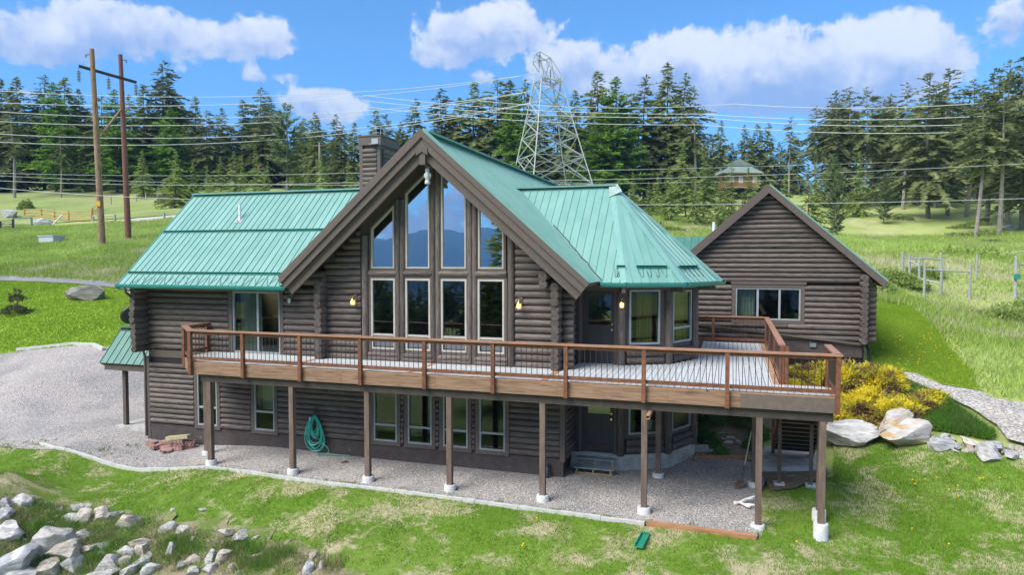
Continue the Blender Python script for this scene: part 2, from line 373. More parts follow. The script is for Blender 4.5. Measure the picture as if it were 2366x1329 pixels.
# mown lawn beyond the gravel on the left, asphalt drive, meadow pasture beyond
P_l2 = gpoly([(-60, 830), (60, 812), (170, 800), (260, 806), (335, 770), (335, 690), (268, 668), (120, 655), (-60, 649)])
SIDE = sheet('side_lawn', P_l2, M_lawn2, .05, 1.0, .25)
P_dr = gpoly([(-80, 648), (120, 655), (270, 668), (420, 690), (420, 668), (270, 655), (120, 644), (-80, 637)])
sheet('asphalt_drive', P_dr, M_asphalt, .09, 1.0, .15)
P_rd = gpoly([(255, 516), (300, 517), (400, 514), (520, 508), (520, 494), (400, 500), (330, 506)])
sheet('far_road', P_rd, M_road, .14, 1.5, .1)
P_pa = gpoly([(-80, 440), (-80, 520), (60, 520), (180, 512), (300, 505), (420, 495), (470, 470), (470, 440), (300, 432), (100, 430)])
sheet('pasture', P_pa, M_pasture, .08, 2.5, .8)
# mown strip and gravel path on the right
P_r = gpoly([(2020, 860), (2095, 862), (2180, 890), (2262, 905), (2235, 850), (2190, 800), (2150, 745), (2100, 706), (2010, 700), (2000, 780)])
RLAWN = sheet('mown_strip', P_r, M_lawn2, .04, .6, .12)
P_p = gpoly([(2060, 862), (2120, 868), (2180, 893), (2262, 908), (2300, 925), (2440, 950), (2440, 1050), (2330, 1020), (2300, 985), (2240, 945), (2190, 920), (2130, 895)])
sheet('gravel_path', P_p, M_gravel2, .06, .4, .06)
P_b = [(13.6, 5.0), (14.7, 5.05), (15.4, 5.1), (15.6, 5.6), (15.6, 7), (17.6, 7.0), (18.6, 6.5), (20.4, 6.8), (20.6, 9.4), (19.4, 9.9), (13.3, 9.9), (13.0, 7.6)]
sheet('planted_bank', P_b, M_dirt, .05, .35, .05, uneven=.04)
P_u = [(15.75, 2.6), (16.3, 2.95), (17.3, 4.2), (17.3, 4.75), (15.55, 4.75), (15.6, 3.6)]
sheet('bare_soil_patch', P_u, M_dirt, .045, .2, .06)
P_q = gpoly([(-60, 1150), (60, 1138), (140, 1165), (240, 1172), (330, 1195), (480, 1212), (600, 1222), (720, 1262), (820, 1345)]) + gpoly([(700, 1440), (300, 1440), (-120, 1440)])
M_bank = ground_mat('dry_bank', [(.3, (.30, .26, .16)), (.55, (.40, .35, .22)), (.8, (.50, .45, .32))], 1.6, 16, .9, patch_col=(.18, .25, .06), pscale=1.3, pt=(.44, .58))
sheet('rubble_bank', P_q, M_bank, .055, .25, .5, uneven=.05)
# far land and water (seen mirrored in the windows and between the trees)
M_water = mat('lake_water', (.03, .06, .08), rough=.12, coord='World')
mb = MB(); mb.add([(math.cos(a) * r, math.sin(a) * r, -46) for r in (700, 6900) for a in [i * math.pi / 24 for i in range(48)]], [(i, (i + 1) % 48, 48 + (i + 1) % 48, 48 + i) for i in range(48)])
mb.build('lake', M_water, kind='structure')
M_hill = mat('forested_slope', (.03, .05, .035), (.05, .075, .045), ns=.004, detail=8, rough=1, coord='World', spec=0)
def ridge(name, a0, a1, r0, r1, hgt, seed):
    vs = []; fs = []; na, nrr = 110, 9
    for i in range(na):
        a = rad(a0 + (a1 - a0) * i / (na - 1)); e = min(1, i / 9, (na - 1 - i) / 9)
        for j in range(nrr):
            t = j / (nrr - 1); r = r0 + (r1 - r0) * t
            hh = hgt * e * math.sin(math.pi * min(t * .9 + .0, 1)) ** .9 * (.75 + .5 * noise.fractal(Vector((a * 5.2, seed, t)), 1, 2, 5))
            vs.append((math.sin(a) * r, math.cos(a) * r, -60 + hh))
    for i in range(na - 1):
        for j in range(nrr - 1): fs.append((i * nrr + j, (i + 1) * nrr + j, (i + 1) * nrr + j + 1, i * nrr + j + 1))
    m = MB(); m.add(vs, fs); return m.build(name, M_hill, smooth=True, kind='structure')
ridge('mountains', 150, 300, 3900, 6600, 450, 3.0)
ridge('hills', -75, 60, 1500, 3200, 330, 8.0)
# ------------------------------------------------------------------ building materials
M_log = mat('stained_log', (.070, .055, .048), (.165, .132, .115), scale=(.55, 7, 7), ns=4.5, detail=7, rough=.62, bump=.55, bscale=9, rand=.30, lo=.3, hi=.72, c3=(.020, .016, .014), s3=7, t3=(.57, .66))
M_end = mat('log_end_grain', (.055, .043, .038), (.12, .097, .084), ns=14, rough=.75, bump=.4, rand=.15)
M_trim = mat('brown_trim', (.088, .068, .058), (.128, .099, .085), scale=(5, 5, 5), ns=6, detail=6, rough=.7, bump=.25, bscale=20, rand=.07)
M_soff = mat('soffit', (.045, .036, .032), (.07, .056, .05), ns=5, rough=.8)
M_dark = mat('dark_wall', (.02, .016, .014), rough=.9)
M_skirt = mat('painted_foundation', (.055, .043, .038), (.075, .06, .055), ns=5, rough=.85, c3=(.20, .17, .15), s3=4, t3=(.68, .72))
M_conc = mat('concrete', (.34, .33, .30), (.50, .49, .45), ns=3, detail=7, rough=.9, bump=.3, bscale=25, c3=(.15, .13, .11), s3=2.2, t3=(.62, .75))
M_roof = mat('green_roof_metal', (.150, .330, .285), (.190, .372, .325), ns=1.2, scale=(1, 1, .5), detail=6, rough=.38, spec=.55, rand=.06, coord='Object')
M_rtrim = mat('green_trim_metal', (.020, .20, .165), (.028, .225, .185), ns=3, rough=.36)
M_proof = mat('dark_green_metal', (.055, .17, .135), (.07, .20, .155), ns=2, rough=.42, rand=.04)
M_vinyl = mat('window_vinyl', (.40, .37, .32), (.46, .43, .38), ns=4, rough=.5)
M_vgrey = mat('grey_window_frame', (.26, .29, .30), (.32, .35, .36), ns=4, rough=.45)
M_door = mat('painted_door', (.030, .026, .027), (.04, .034, .034), ns=5, rough=.55)
M_brass = mat('brass', (.65, .45, .16), rough=.25, metallic=1.0)
M_steel = mat('galvanised', (.45, .48, .50), (.55, .57, .58), ns=5, rough=.35, metallic=.9)
M_int = mat('interior_wall', (.32, .22, .13), (.40, .28, .16), ns=2, rough=.8)
M_floor = mat('interior_floor', (.16, .10, .06), rough=.6)
M_curt = mat('curtain_cloth', (.55, .56, .55), (.65, .66, .65), scale=(14, 1, .3), ns=2, rough=.9)
M_gold = mat('golden_curtain', (.40, .30, .08), (.55, .42, .14), scale=(14, 1, .3), ns=2, rough=.9)
M_screen = mat('insect_screen', (.10, .12, .14), (.13, .15, .17), ns=30, rough=.8)
M_lat = mat('lattice_wood', (.05, .04, .035), rough=.9)
def glass_mat(name, refl, tint):
    m, t, p = newmat(name)
    g = t.n('ShaderNodeBsdfGlossy'); g.inputs['Color'].default_value = (.86, .93, 1, 1); g.inputs['Roughness'].default_value = .004
    # old panes are not quite flat
    v = t.n('ShaderNodeNewGeometry').outputs['Position']; b = t.n('ShaderNodeBump'); b.inputs['Strength'].default_value = .05; b.inputs['Distance'].default_value = .02
    t.l(t.noise(v, 1.6, 2, .5), b.inputs['Height']); t.l(b.outputs[0], g.inputs['Normal'])
    tr = t.n('ShaderNodeBsdfTransparent'); tr.inputs['Color'].default_value = (*tint, 1)
    fr = t.n('ShaderNodeLayerWeight'); fr.inputs['Blend'].default_value = .5
    f = t.math('ADD', refl, t.math('MULTIPLY', t.math('POWER', fr.outputs['Facing'], 4.0), .6 * (1 - refl)), clamp=True)
    mx = t.n('ShaderNodeMixShader'); t.l(f, mx.inputs[0]); t.l(tr.outputs[0], mx.inputs[1]); t.l(g.outputs[0], mx.inputs[2])
    t.l(mx.outputs[0], m.node_tree.nodes['Material Output'].inputs[0]); m.node_tree.nodes.remove(p); return m
M_glass = glass_mat('coated_glass', .12, (.5, .55, .55))
M_glassu = glass_mat('sky_facing_glass', .70, (.5, .55, .55))
M_glass2 = glass_mat('clear_glass', .045, (.6, .66, .62))

# ------------------------------------------------------------------ log and wall builders
def log(parent, p0, p1, r, name='log', material=None, sq=1.0, seg=12, label=None):
    p0, p1 = Vector(p0), Vector(p1); ax = p1 - p0; L = ax.length; ax.normalize()
    zz = Vector((0, 0, 1)) if abs(ax.z) < .9 else Vector((0, -1, 0)); yy = zz.cross(ax).normalized(); zz = ax.cross(yy)
    n = max(1, int(L / 1.2)); ts = [0, .012 / L * 2] + [i / n for i in range(1, n)] + [1 - .024 / L, 1]
    vs = []; fs = []
    s1, s2 = rnd.random() * 50, rnd.random() * 50
    for i, t in enumerate(ts):
        k = .90 if i in (0, len(ts) - 1) else 1.0 + .035 * noise.noise(Vector((s1, t * L * .8, s2)))
        for j in range(seg):
            a = 2 * math.pi * j / seg; vs.append((t * L, math.cos(a) * r * k, math.sin(a) * r * k * sq))
    for i in range(len(ts) - 1):
        for j in range(seg): fs.append((i * seg + j, i * seg + (j + 1) % seg, (i + 1) * seg + (j + 1) % seg, (i + 1) * seg + j))
    fs.append(tuple(range(seg))[::-1]); fs.append(tuple((len(ts) - 1) * seg + j for j in range(seg)))
    me = bpy.data.meshes.new(name); me.from_pydata(vs, [], fs)
    me.polygons.foreach_set('use_smooth', [True] * (len(fs) - 2) + [False] * 2); me.update()
    me.materials.append(material or M_log); me.materials.append(M_end)
    me.polygons[len(fs) - 1].material_index = 1; me.polygons[len(fs) - 2].material_index = 1
    o = bpy.data.objects.new(name, me); COL.objects.link(o); o.parent = parent
    o.matrix_local = Matrix.Translation(p0 - base_of(parent)) @ Matrix((ax, yy, zz)).transposed().to_4x4()
    return tag(o, label)

def subtract(u0, u1, cuts):
    iv = [(u0, u1)]
    for a, b in cuts:
        nv = []
        for x, y in iv:
            if b <= x or a >= y: nv.append((x, y)); continue
            if a > x: nv.append((x, a))
            if b < y: nv.append((b, y))
        iv = nv
    return [q for q in iv if q[1] - q[0] > .05]
class Plane:
    "vertical wall plane: O at u=0, U along the wall, N outward"
    def __init__(s, O, U, N): s.O = Vector((O[0], O[1], 0)); s.U = Vector((*U, 0)).normalized(); s.N = Vector((*N, 0)).normalized()
    def p(s, u, z, d=0.0): return s.O + s.U * u + s.N * d + Vector((0, 0, z))
def log_rows(parent, pl, u0, u1, z0, z1, dz, openings, lim=None, out=.025, rr=.515, name='log', breaks=True, max_len=6.5):
    z = z0 + dz / 2
    while z < z1 - dz * .35:
        a, b = (u0, u1) if lim is None else (max(u0, lim(z)[0]), min(u1, lim(z)[1]))
        if b - a > .15:
            for x, y in subtract(a, b, [(o[0], o[1]) for o in openings if o[2] < z < o[3]]):
                parts = [(x, y)]
                if breaks and y - x > max_len: c = x + (y - x) * rnd.uniform(.35, .65); parts = [(x, c - .002), (c + .002, y)]
                for c, d in parts:
                    log(parent, pl.p(c, z, out), pl.p(d, z, out), dz * rr * rnd.uniform(.93, 1.04), name)
        z += dz
def wall(parent, pl, u0, u1, z0, z1, openings, thick=.16, lim=None, material=None, front=-.02, name='wall'):
    us = sorted({u0, u1, *[o[i] for o in openings for i in (0, 1)]}); zs = sorted({z0, z1, *[o[i] for o in openings for i in (2, 3)]})
    m = MB()
    for a, b in zip(us, us[1:]):
        for c, d in zip(zs, zs[1:]):
            if a < u0 - 1e-6 or b > u1 + 1e-6 or c < z0 - 1e-6 or d > z1 + 1e-6: continue
            um, zm = (a + b) / 2, (c + d) / 2
            if any(o[0] < um < o[1] and o[2] < zm < o[3] for o in openings): continue
            m.prism([pl.p(a, c, front), pl.p(b, c, front), pl.p(b, d, front), pl.p(a, d, front)], -pl.N * thick)
    return m.build(name, material or M_dark, parent)
def inset(poly, w):
    n = len(poly); out = []
    ar = sum(poly[i][0] * poly[(i + 1) % n][1] - poly[(i + 1) % n][0] * poly[i][1] for i in range(n)); sgn = 1 if ar > 0 else -1
    L = []
    for i in range(n):
        (x0, y0), (x1, y1) = poly[i], poly[(i + 1) % n]; d = math.hypot(x1 - x0, y1 - y0); nx_, ny_ = -(y1 - y0) / d * sgn, (x1 - x0) / d * sgn
        L.append((nx_, ny_, nx_ * x0 + ny_ * y0 + w))
    for i in range(n):
        a, b = L[i - 1], L[i]; det = a[0] * b[1] - a[1] * b[0]
        out.append(((a[2] * b[1] - a[1] * b[2]) / det, (a[0] * b[2] - a[2] * b[0]) / det))
    return out
def ring(m, pl, poly, wd, d0, d1):
    q = inset(poly, wd); n = len(poly)
    vs = [pl.p(*p, d) for d in (d0, d1) for lst in (poly, q) for p in lst]
    fs = []
    for i in range(n):
        j = (i + 1) % n; fs += [(i, j, n + j, n + i), (2 * n + i, 3 * n + i, 3 * n + j, 2 * n + j), (i, 2 * n + i, 2 * n + j, j), (n + i, n + j, 3 * n + j, 3 * n + i)]
    m.add(vs, fs); return q
def window(parent, pl, poly, frame=.055, fm=None, gm=None, d=.03, sash=None, mull=(), screen=False, curtain=None, name='window'):
    "frame with panes; sash = height of a meeting rail, mull = upright bars"
    fm = fm or M_vinyl; gm = gm or M_glass
    m = MB(); q = ring(m, pl, poly, frame, d - .07, d + .03)
    q2 = q
    if sash is not None:
        u0, u1 = q[0][0], q[1][0]; m.prism([pl.p(u0, sash - .03, d + .015), pl.p(u1, sash - .03, d + .015), pl.p(u1, sash + .03, d + .015), pl.p(u0, sash + .03, d + .015)], -pl.N * .06)
    for u in mull:
        z0, z1 = q[0][1], q[2][1]; m.prism([pl.p(u - .035, z0, d + .015), pl.p(u + .035, z0, d + .015), pl.p(u + .035, z1, d + .015), pl.p(u - .035, z1, d + .015)], -pl.N * .06)
    wn = m.build(name, fm, parent)
    us = [q[0][0]] + list(mull) + [q[1][0]]
    cells = []
    if len(poly) == 4 and abs(poly[2][1] - poly[3][1]) < 1e-6:
        for a, b in zip(us, us[1:]):
            if sash is None: cells.append([(a, q[0][1]), (b, q[0][1]), (b, q[2][1]), (a, q[2][1])])
            else: cells += [[(a, sash), (b, sash), (b, q[2][1]), (a, q[2][1])], [(a, q[0][1]), (b, q[0][1]), (b, sash), (a, sash)]]
    else: cells = [q]
    for k, c in enumerate(cells):
        m = MB(); m.prism([pl.p(*p, d - .022) for p in c], -pl.N * .006); m.build('pane', gm, wn)
        if screen and k % 2 == 1:
            m = MB(); c2 = inset(c, .03); m.prism([pl.p(*p, d - .012) for p in c2], -pl.N * .004); m.build('insect_screen', M_screen, wn)
    if curtain:
        mt, a, b = curtain; z0, z1 = q[0][1], q[2][1]; m = MB(); n = max(8, int((b - a) / .03))
        vs = [pl.p(a + (b - a) * i / n, z, -.22 + .03 * math.sin(i * 1.9)) for z in (z0 - .1, z1 + .05) for i in range(n + 1)]
        m.add(vs, [(i, i + 1, n + 2 + i, n + 1 + i) for i in range(n)]); m.build('curtain', mt, wn, smooth=True)
    return wn
def rect(u0, u1, z0, z1): return [(u0, z0), (u1, z0), (u1, z1), (u0, z1)]
def casing(parent, pl, poly, wd, d0=-.02, d1=.115, name='window_casing', material=None):
    "wood surround outside the polygon"
    m = MB(); ring(m, pl, inset(poly, -wd), wd, d0, d1); return m.build(name, material or M_trim, parent)
def clip(poly, a, b, c):
    "keep a*x+b*y<=c"
    out = []
    for i in range(len(poly)):
        p, q = poly[i], poly[(i + 1) % len(poly)]; fp = a * p[0] + b * p[1] - c; fq = a * q[0] + b * q[1] - c
        if fp <= 1e-9: out.append(p)
        if fp * fq < -1e-12: t = fp / (fp - fq); out.append((p[0] + (q[0] - p[0]) * t, p[1] + (q[1] - p[1]) * t))
    return out
def roof_slope(parent, poly, name='roof_slope', sp=.235, material=None, thick=.14, panels=True, rib=.022, phase=0.0):
    "convex 3D polygon (first edge = eave); standing seams run up the slope"
    material = material or M_roof
    P = [Vector(p) for p in poly]; U = (P[1] - P[0]).normalized(); N = (P[1] - P[0]).cross(P[2] - P[1]).normalized()
    if N.z < 0: N = -N
    V = N.cross(U)
    if V.z < 0: V = -V
    f2 = [((p - P[0]).dot(U), (p - P[0]).dot(V)) for p in P]
    w3 = lambda u, v, d=0.0: P[0] + U * u + V * v + N * d
    m = MB(); m.prism([w3(*q, -.004) for q in f2], -N * thick); s = m.build(name, M_soff, parent)
    u0 = min(q[0] for q in f2); u1 = max(q[0] for q in f2); u = u0 - phase; join = MB()
    while u < u1:
        c = clip(clip(f2, -1, 0, -u), 1, 0, u + sp)
        if len(c) >= 3:
            m = MB() if panels else join
            m.prism([w3(*q, .0) for q in c], N * .006)
            lo = [q for q in c if abs(q[0] - u) < 1e-4]
            if len(lo) >= 2:
                v0, v1 = min(q[1] for q in lo), max(q[1] for q in lo)
                if v1 - v0 > .05:
                    A = [w3(u + .001, v0, .0065), w3(u + .028, v0, .0065), w3(u + .021, v0, rib + .006), w3(u + .008, v0, rib + .006)]
                    m.prism(A, V * (v1 - v0))
            if panels: m.build('roof_panel', material, s)
        u += sp
    if not panels: tag(join.build('roof_panels', material, s), kind='stuff')
    return s, w3
def strip(parent, a, b, wd, ht, up, material, name):
    m = MB(); m.bar(a, b, wd, ht, up); return m.build(name, material, parent)

# ------------------------------------------------------------------ the log house
house = empty('log_house', (3.5, 4, 0), 'dark brown two storey log house with green metal roof and tall gable of windows', 'house')
YG, YL, DECK = 1.94, 2.10, 2.87
AX, RY0, RZ, RS, RHW = 6.786, 1.10, 9.19, .887, 4.50      # main ridge
PF = Plane((0, YG), (1, 0), (0, -1)); PLW = Plane((0, YL), (1, 0), (0, -1))
# gable wall: glazed part between 4.40 and 9.17
WX = [4.757 + 1.096 * i for i in range(4)]; WW = .771
def gl(z): k = (RZ - .42 - z) / RS; return (AX - k, AX + k)
glaz = (4.44, 9.13, DECK, 9.2)
log_rows(house, PF, 3.2, 10.40, DECK - .02, 8.4, .19, [glaz], lim=gl)
zt = lambda u: RZ - .50 - abs(u - AX) * RS
lowops = [(w_, w_ + WW, 3.20, 5.25) for w_ in WX]
wall(house, PF, 3.2, 10.40, DECK - .3, 5.26, lowops, material=M_trim, name='gable_wall')
# upper glazing wall: strips between the raked lights
ups = []
for i, u in enumerate(WX):
    off = .62; a, b = u + .02, u + WW - .02
    ups.append([(a, 5.54), (b, 5.54), (b, RZ - off - abs(b - AX) * RS - .1), (a, RZ - off - abs(a - AX) * RS - .1)])
m = MB()
def colu(a, b, z0, f): m.prism([PF.p(a, z0, -.02), PF.p(b, z0, -.02), PF.p(b, f(b), -.02), PF.p(a, f(a), -.02)], -PF.N * .16)
top = lambda u: RZ - .2 - abs(u - AX) * RS
edges = [3.2 + 1.2, *[q for p in ups for q in (p[0][0], p[1][0])], 9.17]
for i in range(0, len(edges), 2):
    a, b = edges[i], edges[i + 1]
    if a < AX < b: colu(a, AX, 5.26, top); colu(AX, b, 5.26, top)
    else: colu(a, b, 5.26, top)
for p in ups:
    a, b = p[0][0], p[1][0]; m.prism([PF.p(a, 5.26, -.02), PF.p(b, 5.26, -.02), PF.p(b, 5.54, -.02), PF.p(a, 5.54, -.02)], -PF.N * .16)
    m.prism([PF.p(a, p[3][1], -.02), PF.p(b, p[2][1], -.02), PF.p(b, top(b), -.02), PF.p(a, top(a), -.02)], -PF.N * .16)
# solid triangles left and right of the glazing
m.prism([PF.p(3.2, 5.26, -.02), PF.p(4.4, 5.26, -.02), PF.p(4.4, top(4.4), -.02), PF.p(3.2, top(3.2), -.02)], -PF.N * .16)
m.prism([PF.p(9.17, 5.26, -.02), PF.p(10.4, 5.26, -.02), PF.p(10.4, top(10.4), -.02), PF.p(9.17, top(9.17), -.02)], -PF.N * .16)
m.build('gable_wall', M_trim, house)
for i, u in enumerate(WX):
    window(house, PF, rect(u, u + WW, 3.20, 5.25), sash=3.62, screen=True, d=.05)
    casing(house, PF, rect(u, u + WW, 3.20, 5.25), .075, d1=.07)
    window(house, PF, ups[i], frame=.04, d=.05, gm=M_glassu)
    casing(house, PF, ups[i], .06, d1=.07)
    # short logs between the upper and lower lights and below the sills
    for z in (5.395,): log(house, PF.p(u - .07, z, .05), PF.p(u + WW + .07, z, .05), .085)
    for z in (3.04, 2.92): log(house, PF.p(u - .09, z, .05), PF.p(u + WW + .09, z, .05), .085)
# upright half-log mullions
for u in (4.56, 5.69, 6.786, 7.885, 9.01):
    zt_ = RZ - .55 - abs(u - AX) * RS
    for du in ((-.075, .075) if 5 < u < 8.5 else (0.0,)):
        log(house, PF.p(u + du, DECK + .005, .035), PF.p(u + du, zt_ - .07 * (abs(u - AX) > .1) - .1, .035), .085 if du else .11, 'mullion_post')
# lower storey front wall
PB = Plane((0, 2.0), (1, 0), (0, -1))
LB = [(-1.52, -.76), (.64, 1.37)] + [(w_ + .02, w_ + WW) for w_ in WX]
ops = [(a, b, .50, 2.22) for a, b in LB]
wall(house, PB, -3.45, 10.45, .40, 2.60, ops, material=M_dark)
log_rows(house, PB, -3.42, 10.36, .44, 2.42, .165, [(a - .13, b + .13, .38, 2.4) for a, b in LB], max_len=4)
for i, (a, b) in enumerate(LB):
    window(house, PB, rect(a, b, .50, 2.22), fm=M_vgrey, gm=M_glass2, sash=.98 if i > 1 else 1.08, d=.05, frame=.045)
    casing(house, PB, rect(a, b, .50, 2.22), .115, d1=.09)
    if i == 1:
        m = MB(); m.prism([PB.p(a + .1, 1.1, -.2), PB.p(b - .02, 1.1, -.2), PB.p(b - .02, 2.2, -.2), PB.p(a + .1, 2.2, -.2)], PB.N * -.01); m.build('window_blind', M_curt, house)
m = MB(); m.box((-3.47, 1.955, -.30), (10.45, 2.12, .42)); m.build('foundation', M_skirt, house)
m = MB(); m.box((-3.5, 2.00, 2.60), (-1.0, 2.1, 2.83)); m.build('belt_board', M_trim, house)
m = MB(); m.box((-3.56, 1.94, -.1), (-3.44, 2.06, 2.62)); m.build('corner_board', M_trim, house)
m = MB(); m.box((10.36, 1.92, .35), (10.5, 2.06, 2.55)); m.build('corner_board', M_trim, house)
# left wing upper wall with sliding door
SL = (-.20, 1.55, DECK, 4.80)
log_rows(house, PLW, -3.50, 3.12, DECK - .02, 4.98, .19, [(SL[0] - .14, SL[1] + .14, SL[2] - .1, SL[3] + .07)])
wall(house, PLW, -3.45, 3.3, DECK - .3, 5.05, [SL])
casing(house, PLW, rect(*SL), .13, d1=.10, name='door_casing')
sd_ = window(house, PLW, rect(*SL), frame=.06, fm=M_vgrey, gm=M_glass2, mull=(.72,), d=.04, curtain=(M_curt, -.12, .70), name='sliding_door')
m = MB(); m.box((.78, YL - .09, 3.75), (.80, YL - .06, 3.95)); m.build('door_handle', M_brass, sd_)
# crossing log ends at the corners
def log_ends(x, y0, y1, z0, z1, dz, r, axis='y', name='log_end'):
    z = z0
    while z < z1:
        j = rnd.uniform(-.03, .03)
        if axis == 'y': log(house, (x, y0 + j, z), (x, y1, z), r, name)
        else: log(house, (y0 + j, x, z), (y1, x, z), r, name)
        z += dz
log_ends(-3.60, 1.45, 2.2, 2.90, 5.0, .19, .115)
log_ends(3.18, 1.52, 2.2, 2.98, 5.1, .19, .125)
log_ends(10.30, 1.52, 2.2, 2.98, 5.1, .19, .125)
for z in (5.15, 5.35):
    log(house, (2.55, 1.78, z), (3.3, 1.78, z), .115, 'log_end'); log(house, (10.02, 1.40, z), (10.02, 2.1, z), .12, 'log_end')
log_rows(house, Plane((10.42, 2.04), (1, 0), (0, -1)), 0, .30, DECK, 4.95, .19, [])
# return wall, door wall and bay
BAY = [(10.45, 3.10), (11.80, 3.14), (13.02, 3.78), (13.64, 5.02), (13.64, 6.4), (13.0, 7.6), (10.45, 7.8)]
def facet(i):
    a, b = Vector((*BAY[i], 0)), Vector((*BAY[i + 1], 0)); d = (b - a).normalized(); return Plane(a[:2], d[:2], (d.y, -d.x)), (b - a).length
PR = Plane((10.45, 2.0), (0, 1), (1, 0))
for z0, z1, dz in ((DECK, 5.0, .19), (.4, 2.5, .165)):
    log_rows(house, PR, .05, 1.05, z0, z1, dz, [])
    wall(house, PR, 0, 1.15, z0 - .3, z1 + .1, [])
door_u = (.27, 1.16)
for lvl, (z0, z1) in enumerate(((DECK, 5.05), (.36, 2.52))):
    pl, L = facet(0)
    dz0, dz1 = z0 + .01, z0 + 2.06
    wall(house, pl, 0, L, z0 - .05, z1, [(door_u[0], door_u[1], dz0, min(dz1, z1 - .01))], material=M_trim, name='door_wall')
    wall(house, pl, 0, L, z0 - .04, z1 - .06, [(door_u[0] - .1, door_u[1] + .1, z0 - .03, z1 - .07)], thick=.05, front=.03, material=M_door, name='door_surround')
    dd = MB(); zc = dz0 + 1.08
    gw = (door_u[0] + .16, door_u[1] - .10)
    for (a, b, c, d) in ((door_u[0] + .01, gw[0], dz0, dz1), (gw[1], door_u[1] - .01, dz0, dz1), (gw[0], gw[1], dz0, zc), (gw[0], gw[1], dz1 - .12, dz1)):
        d = min(d, z1 - .012)
        if d > c: dd.prism([pl.p(a, c, -.03), pl.p(b, c, -.03), pl.p(b, d, -.03), pl.p(a, d, -.03)], -pl.N * .045)
    do = dd.build('door', M_door, house)
    for k in (0, 1):
        a = gw[0] - .02 + k * .36; mm = MB(); ring(mm, pl, rect(a, a + .28, dz0 + .22, dz0 + .86), .025, -.03, -.018); mm.prism([pl.p(*q, -.022) for q in rect(a + .05, a + .23, dz0 + .27, dz0 + .81)], pl.N * -.006); mm.build('door_panel', M_door, do)
    mm = MB(); mm.prism([pl.p(*q, -.05) for q in rect(gw[0], gw[1], zc, min(dz1 - .12, z1 - .05))], -pl.N * .006); mm.build('pane', M_glass, do)
    mm = MB(); mm.tube([pl.p(door_u[1] - .06, zc - .12, -.03), pl.p(door_u[1] - .06, zc - .12, .01), pl.p(door_u[1] - .06, zc - .12, .045)], [.012, .02, .032], 10); mm.tube([pl.p(door_u[1] - .06, zc + .03, -.03), pl.p(door_u[1] - .06, zc + .03, .0)], .025, 10); mm.build('door_knob', M_brass, do)
    mm = MB(); mm.prism([pl.p(door_u[0], z0 - .02, -.03), pl.p(door_u[1], z0 - .02, -.03), pl.p(door_u[1], z0 + .012, -.03), pl.p(door_u[0], z0 + .012, -.03)], pl.N * .12); mm.build('door_sill', M_vinyl, do)
    for i in (1, 2, 3, 4, 5):
        pl, L = facet(i)
        has = i in (1, 2, 3)
        zs = z0 + (.56 if lvl == 0 else .55)
        win = (.22, L - .26, zs, z1 - .10) if i == 1 else (.17, L - .20, zs, z1 - .14)
        wall(house, pl, 0, L, z0 - .05, z1, [win] if has else [], material=M_trim, name='bay_wall')
        if has:
            window(house, pl, rect(*win), fm=M_vgrey, gm=M_glass2, d=.03, frame=.05, sash=(win[2] + .42) if (i > 1 and lvl == 0) else None, curtain=(M_gold, win[0] + .3, win[1] - .15) if lvl == 0 and i == 1 else ((M_gold, win[0] + .4, win[1]) if lvl == 0 else None))
            for k in range(2): log(house, pl.p(.14, z0 + .11 + .2 * k, .03), pl.p(L - .14, z0 + .11 + .2 * k, .03), .105)
    for i in (1, 2, 3): x, y = BAY[i]; n_ = Vector((x - 11.2, y - 5.5, 0)).normalized() * .03; log(house, (x + n_.x, y + n_.y, z0 - .04), (x + n_.x, y + n_.y, z1), .115, 'corner_post')
m = MB(); cx, cy = 11.6, 5.4
m.prism([(cx + (x - cx) * 1.035, cy + (y - cy) * 1.035, -.35) for x, y in BAY], (0, 0, .70)); m.build('bay_foundation', M_conc, house)
# rim at floor level
m = MB(); m.prism([(x, y, 2.46) for x, y in BAY], (0, 0, .38)); m.box((-3.44, 2.16, 2.6), (3.2, 7.2, 2.84)); m.box((3.2, 2.1, 2.55), (10.44, 15.8, 2.84)); m.build('floor_deck', M_floor, house)
m = MB(); m.box((-3.3, 2.2, .12), (10.3, 15.5, .2)); m.build('basement_floor', M_floor, house)
# plain shells of the walls that face away
m = MB(); m.box((-3.46, 2.26, -.2), (-3.3, 7.35, 5.02)); m.build('end_wall', M_log, house)
m = MB(); m.box((-3.3, 7.2, -.2), (3.2, 7.36, 5.02)); m.build('back_wall', M_int, house)
m = MB(); m.box((3.12, 2.3, 2.84), (3.2, 15.9, 5.05)); m.box((10.3, 3.2, 2.84), (10.44, 3.3, 5.05)); m.build('side_wall', M_int, house)
m = MB(); m.box((10.46, 7.85, -.2), (10.6, 15.9, 5.1)); m.build('side_wall', M_log, house)
m = MB(); m.box((3.2, 7.6, -.1), (10.3, 7.75, 5.3)); m.prism([(3.2, 7.6, 5.3), (10.3, 7.6, 5.3), (AX, 7.6, 8.6)], (0, .15, 0)); m.build('inner_wall', M_int, house)
m = MB(); m.box((-3.3, 4.9, .2), (3.1, 5.0, 2.5)); m.box((3.2, 5.4, .2), (10.2, 5.5, 2.5)); m.build('inner_wall', M_int, house)
m = MB(); m.box((3.0, 15.8, -.2), (10.6, 16, 5.2)); m.prism([(2.9, 15.8, 5.2), (10.7, 15.8, 5.2), (AX, 15.8, 8.9)], (0, .2, 0)); m.build('back_wall', M_log, house)
m = MB(); m.tube([(7.75, 4.2, 2.84), (7.75, 4.2, 8.1)], .14, 12); m.build('inner_post', M_int, house, smooth=True)

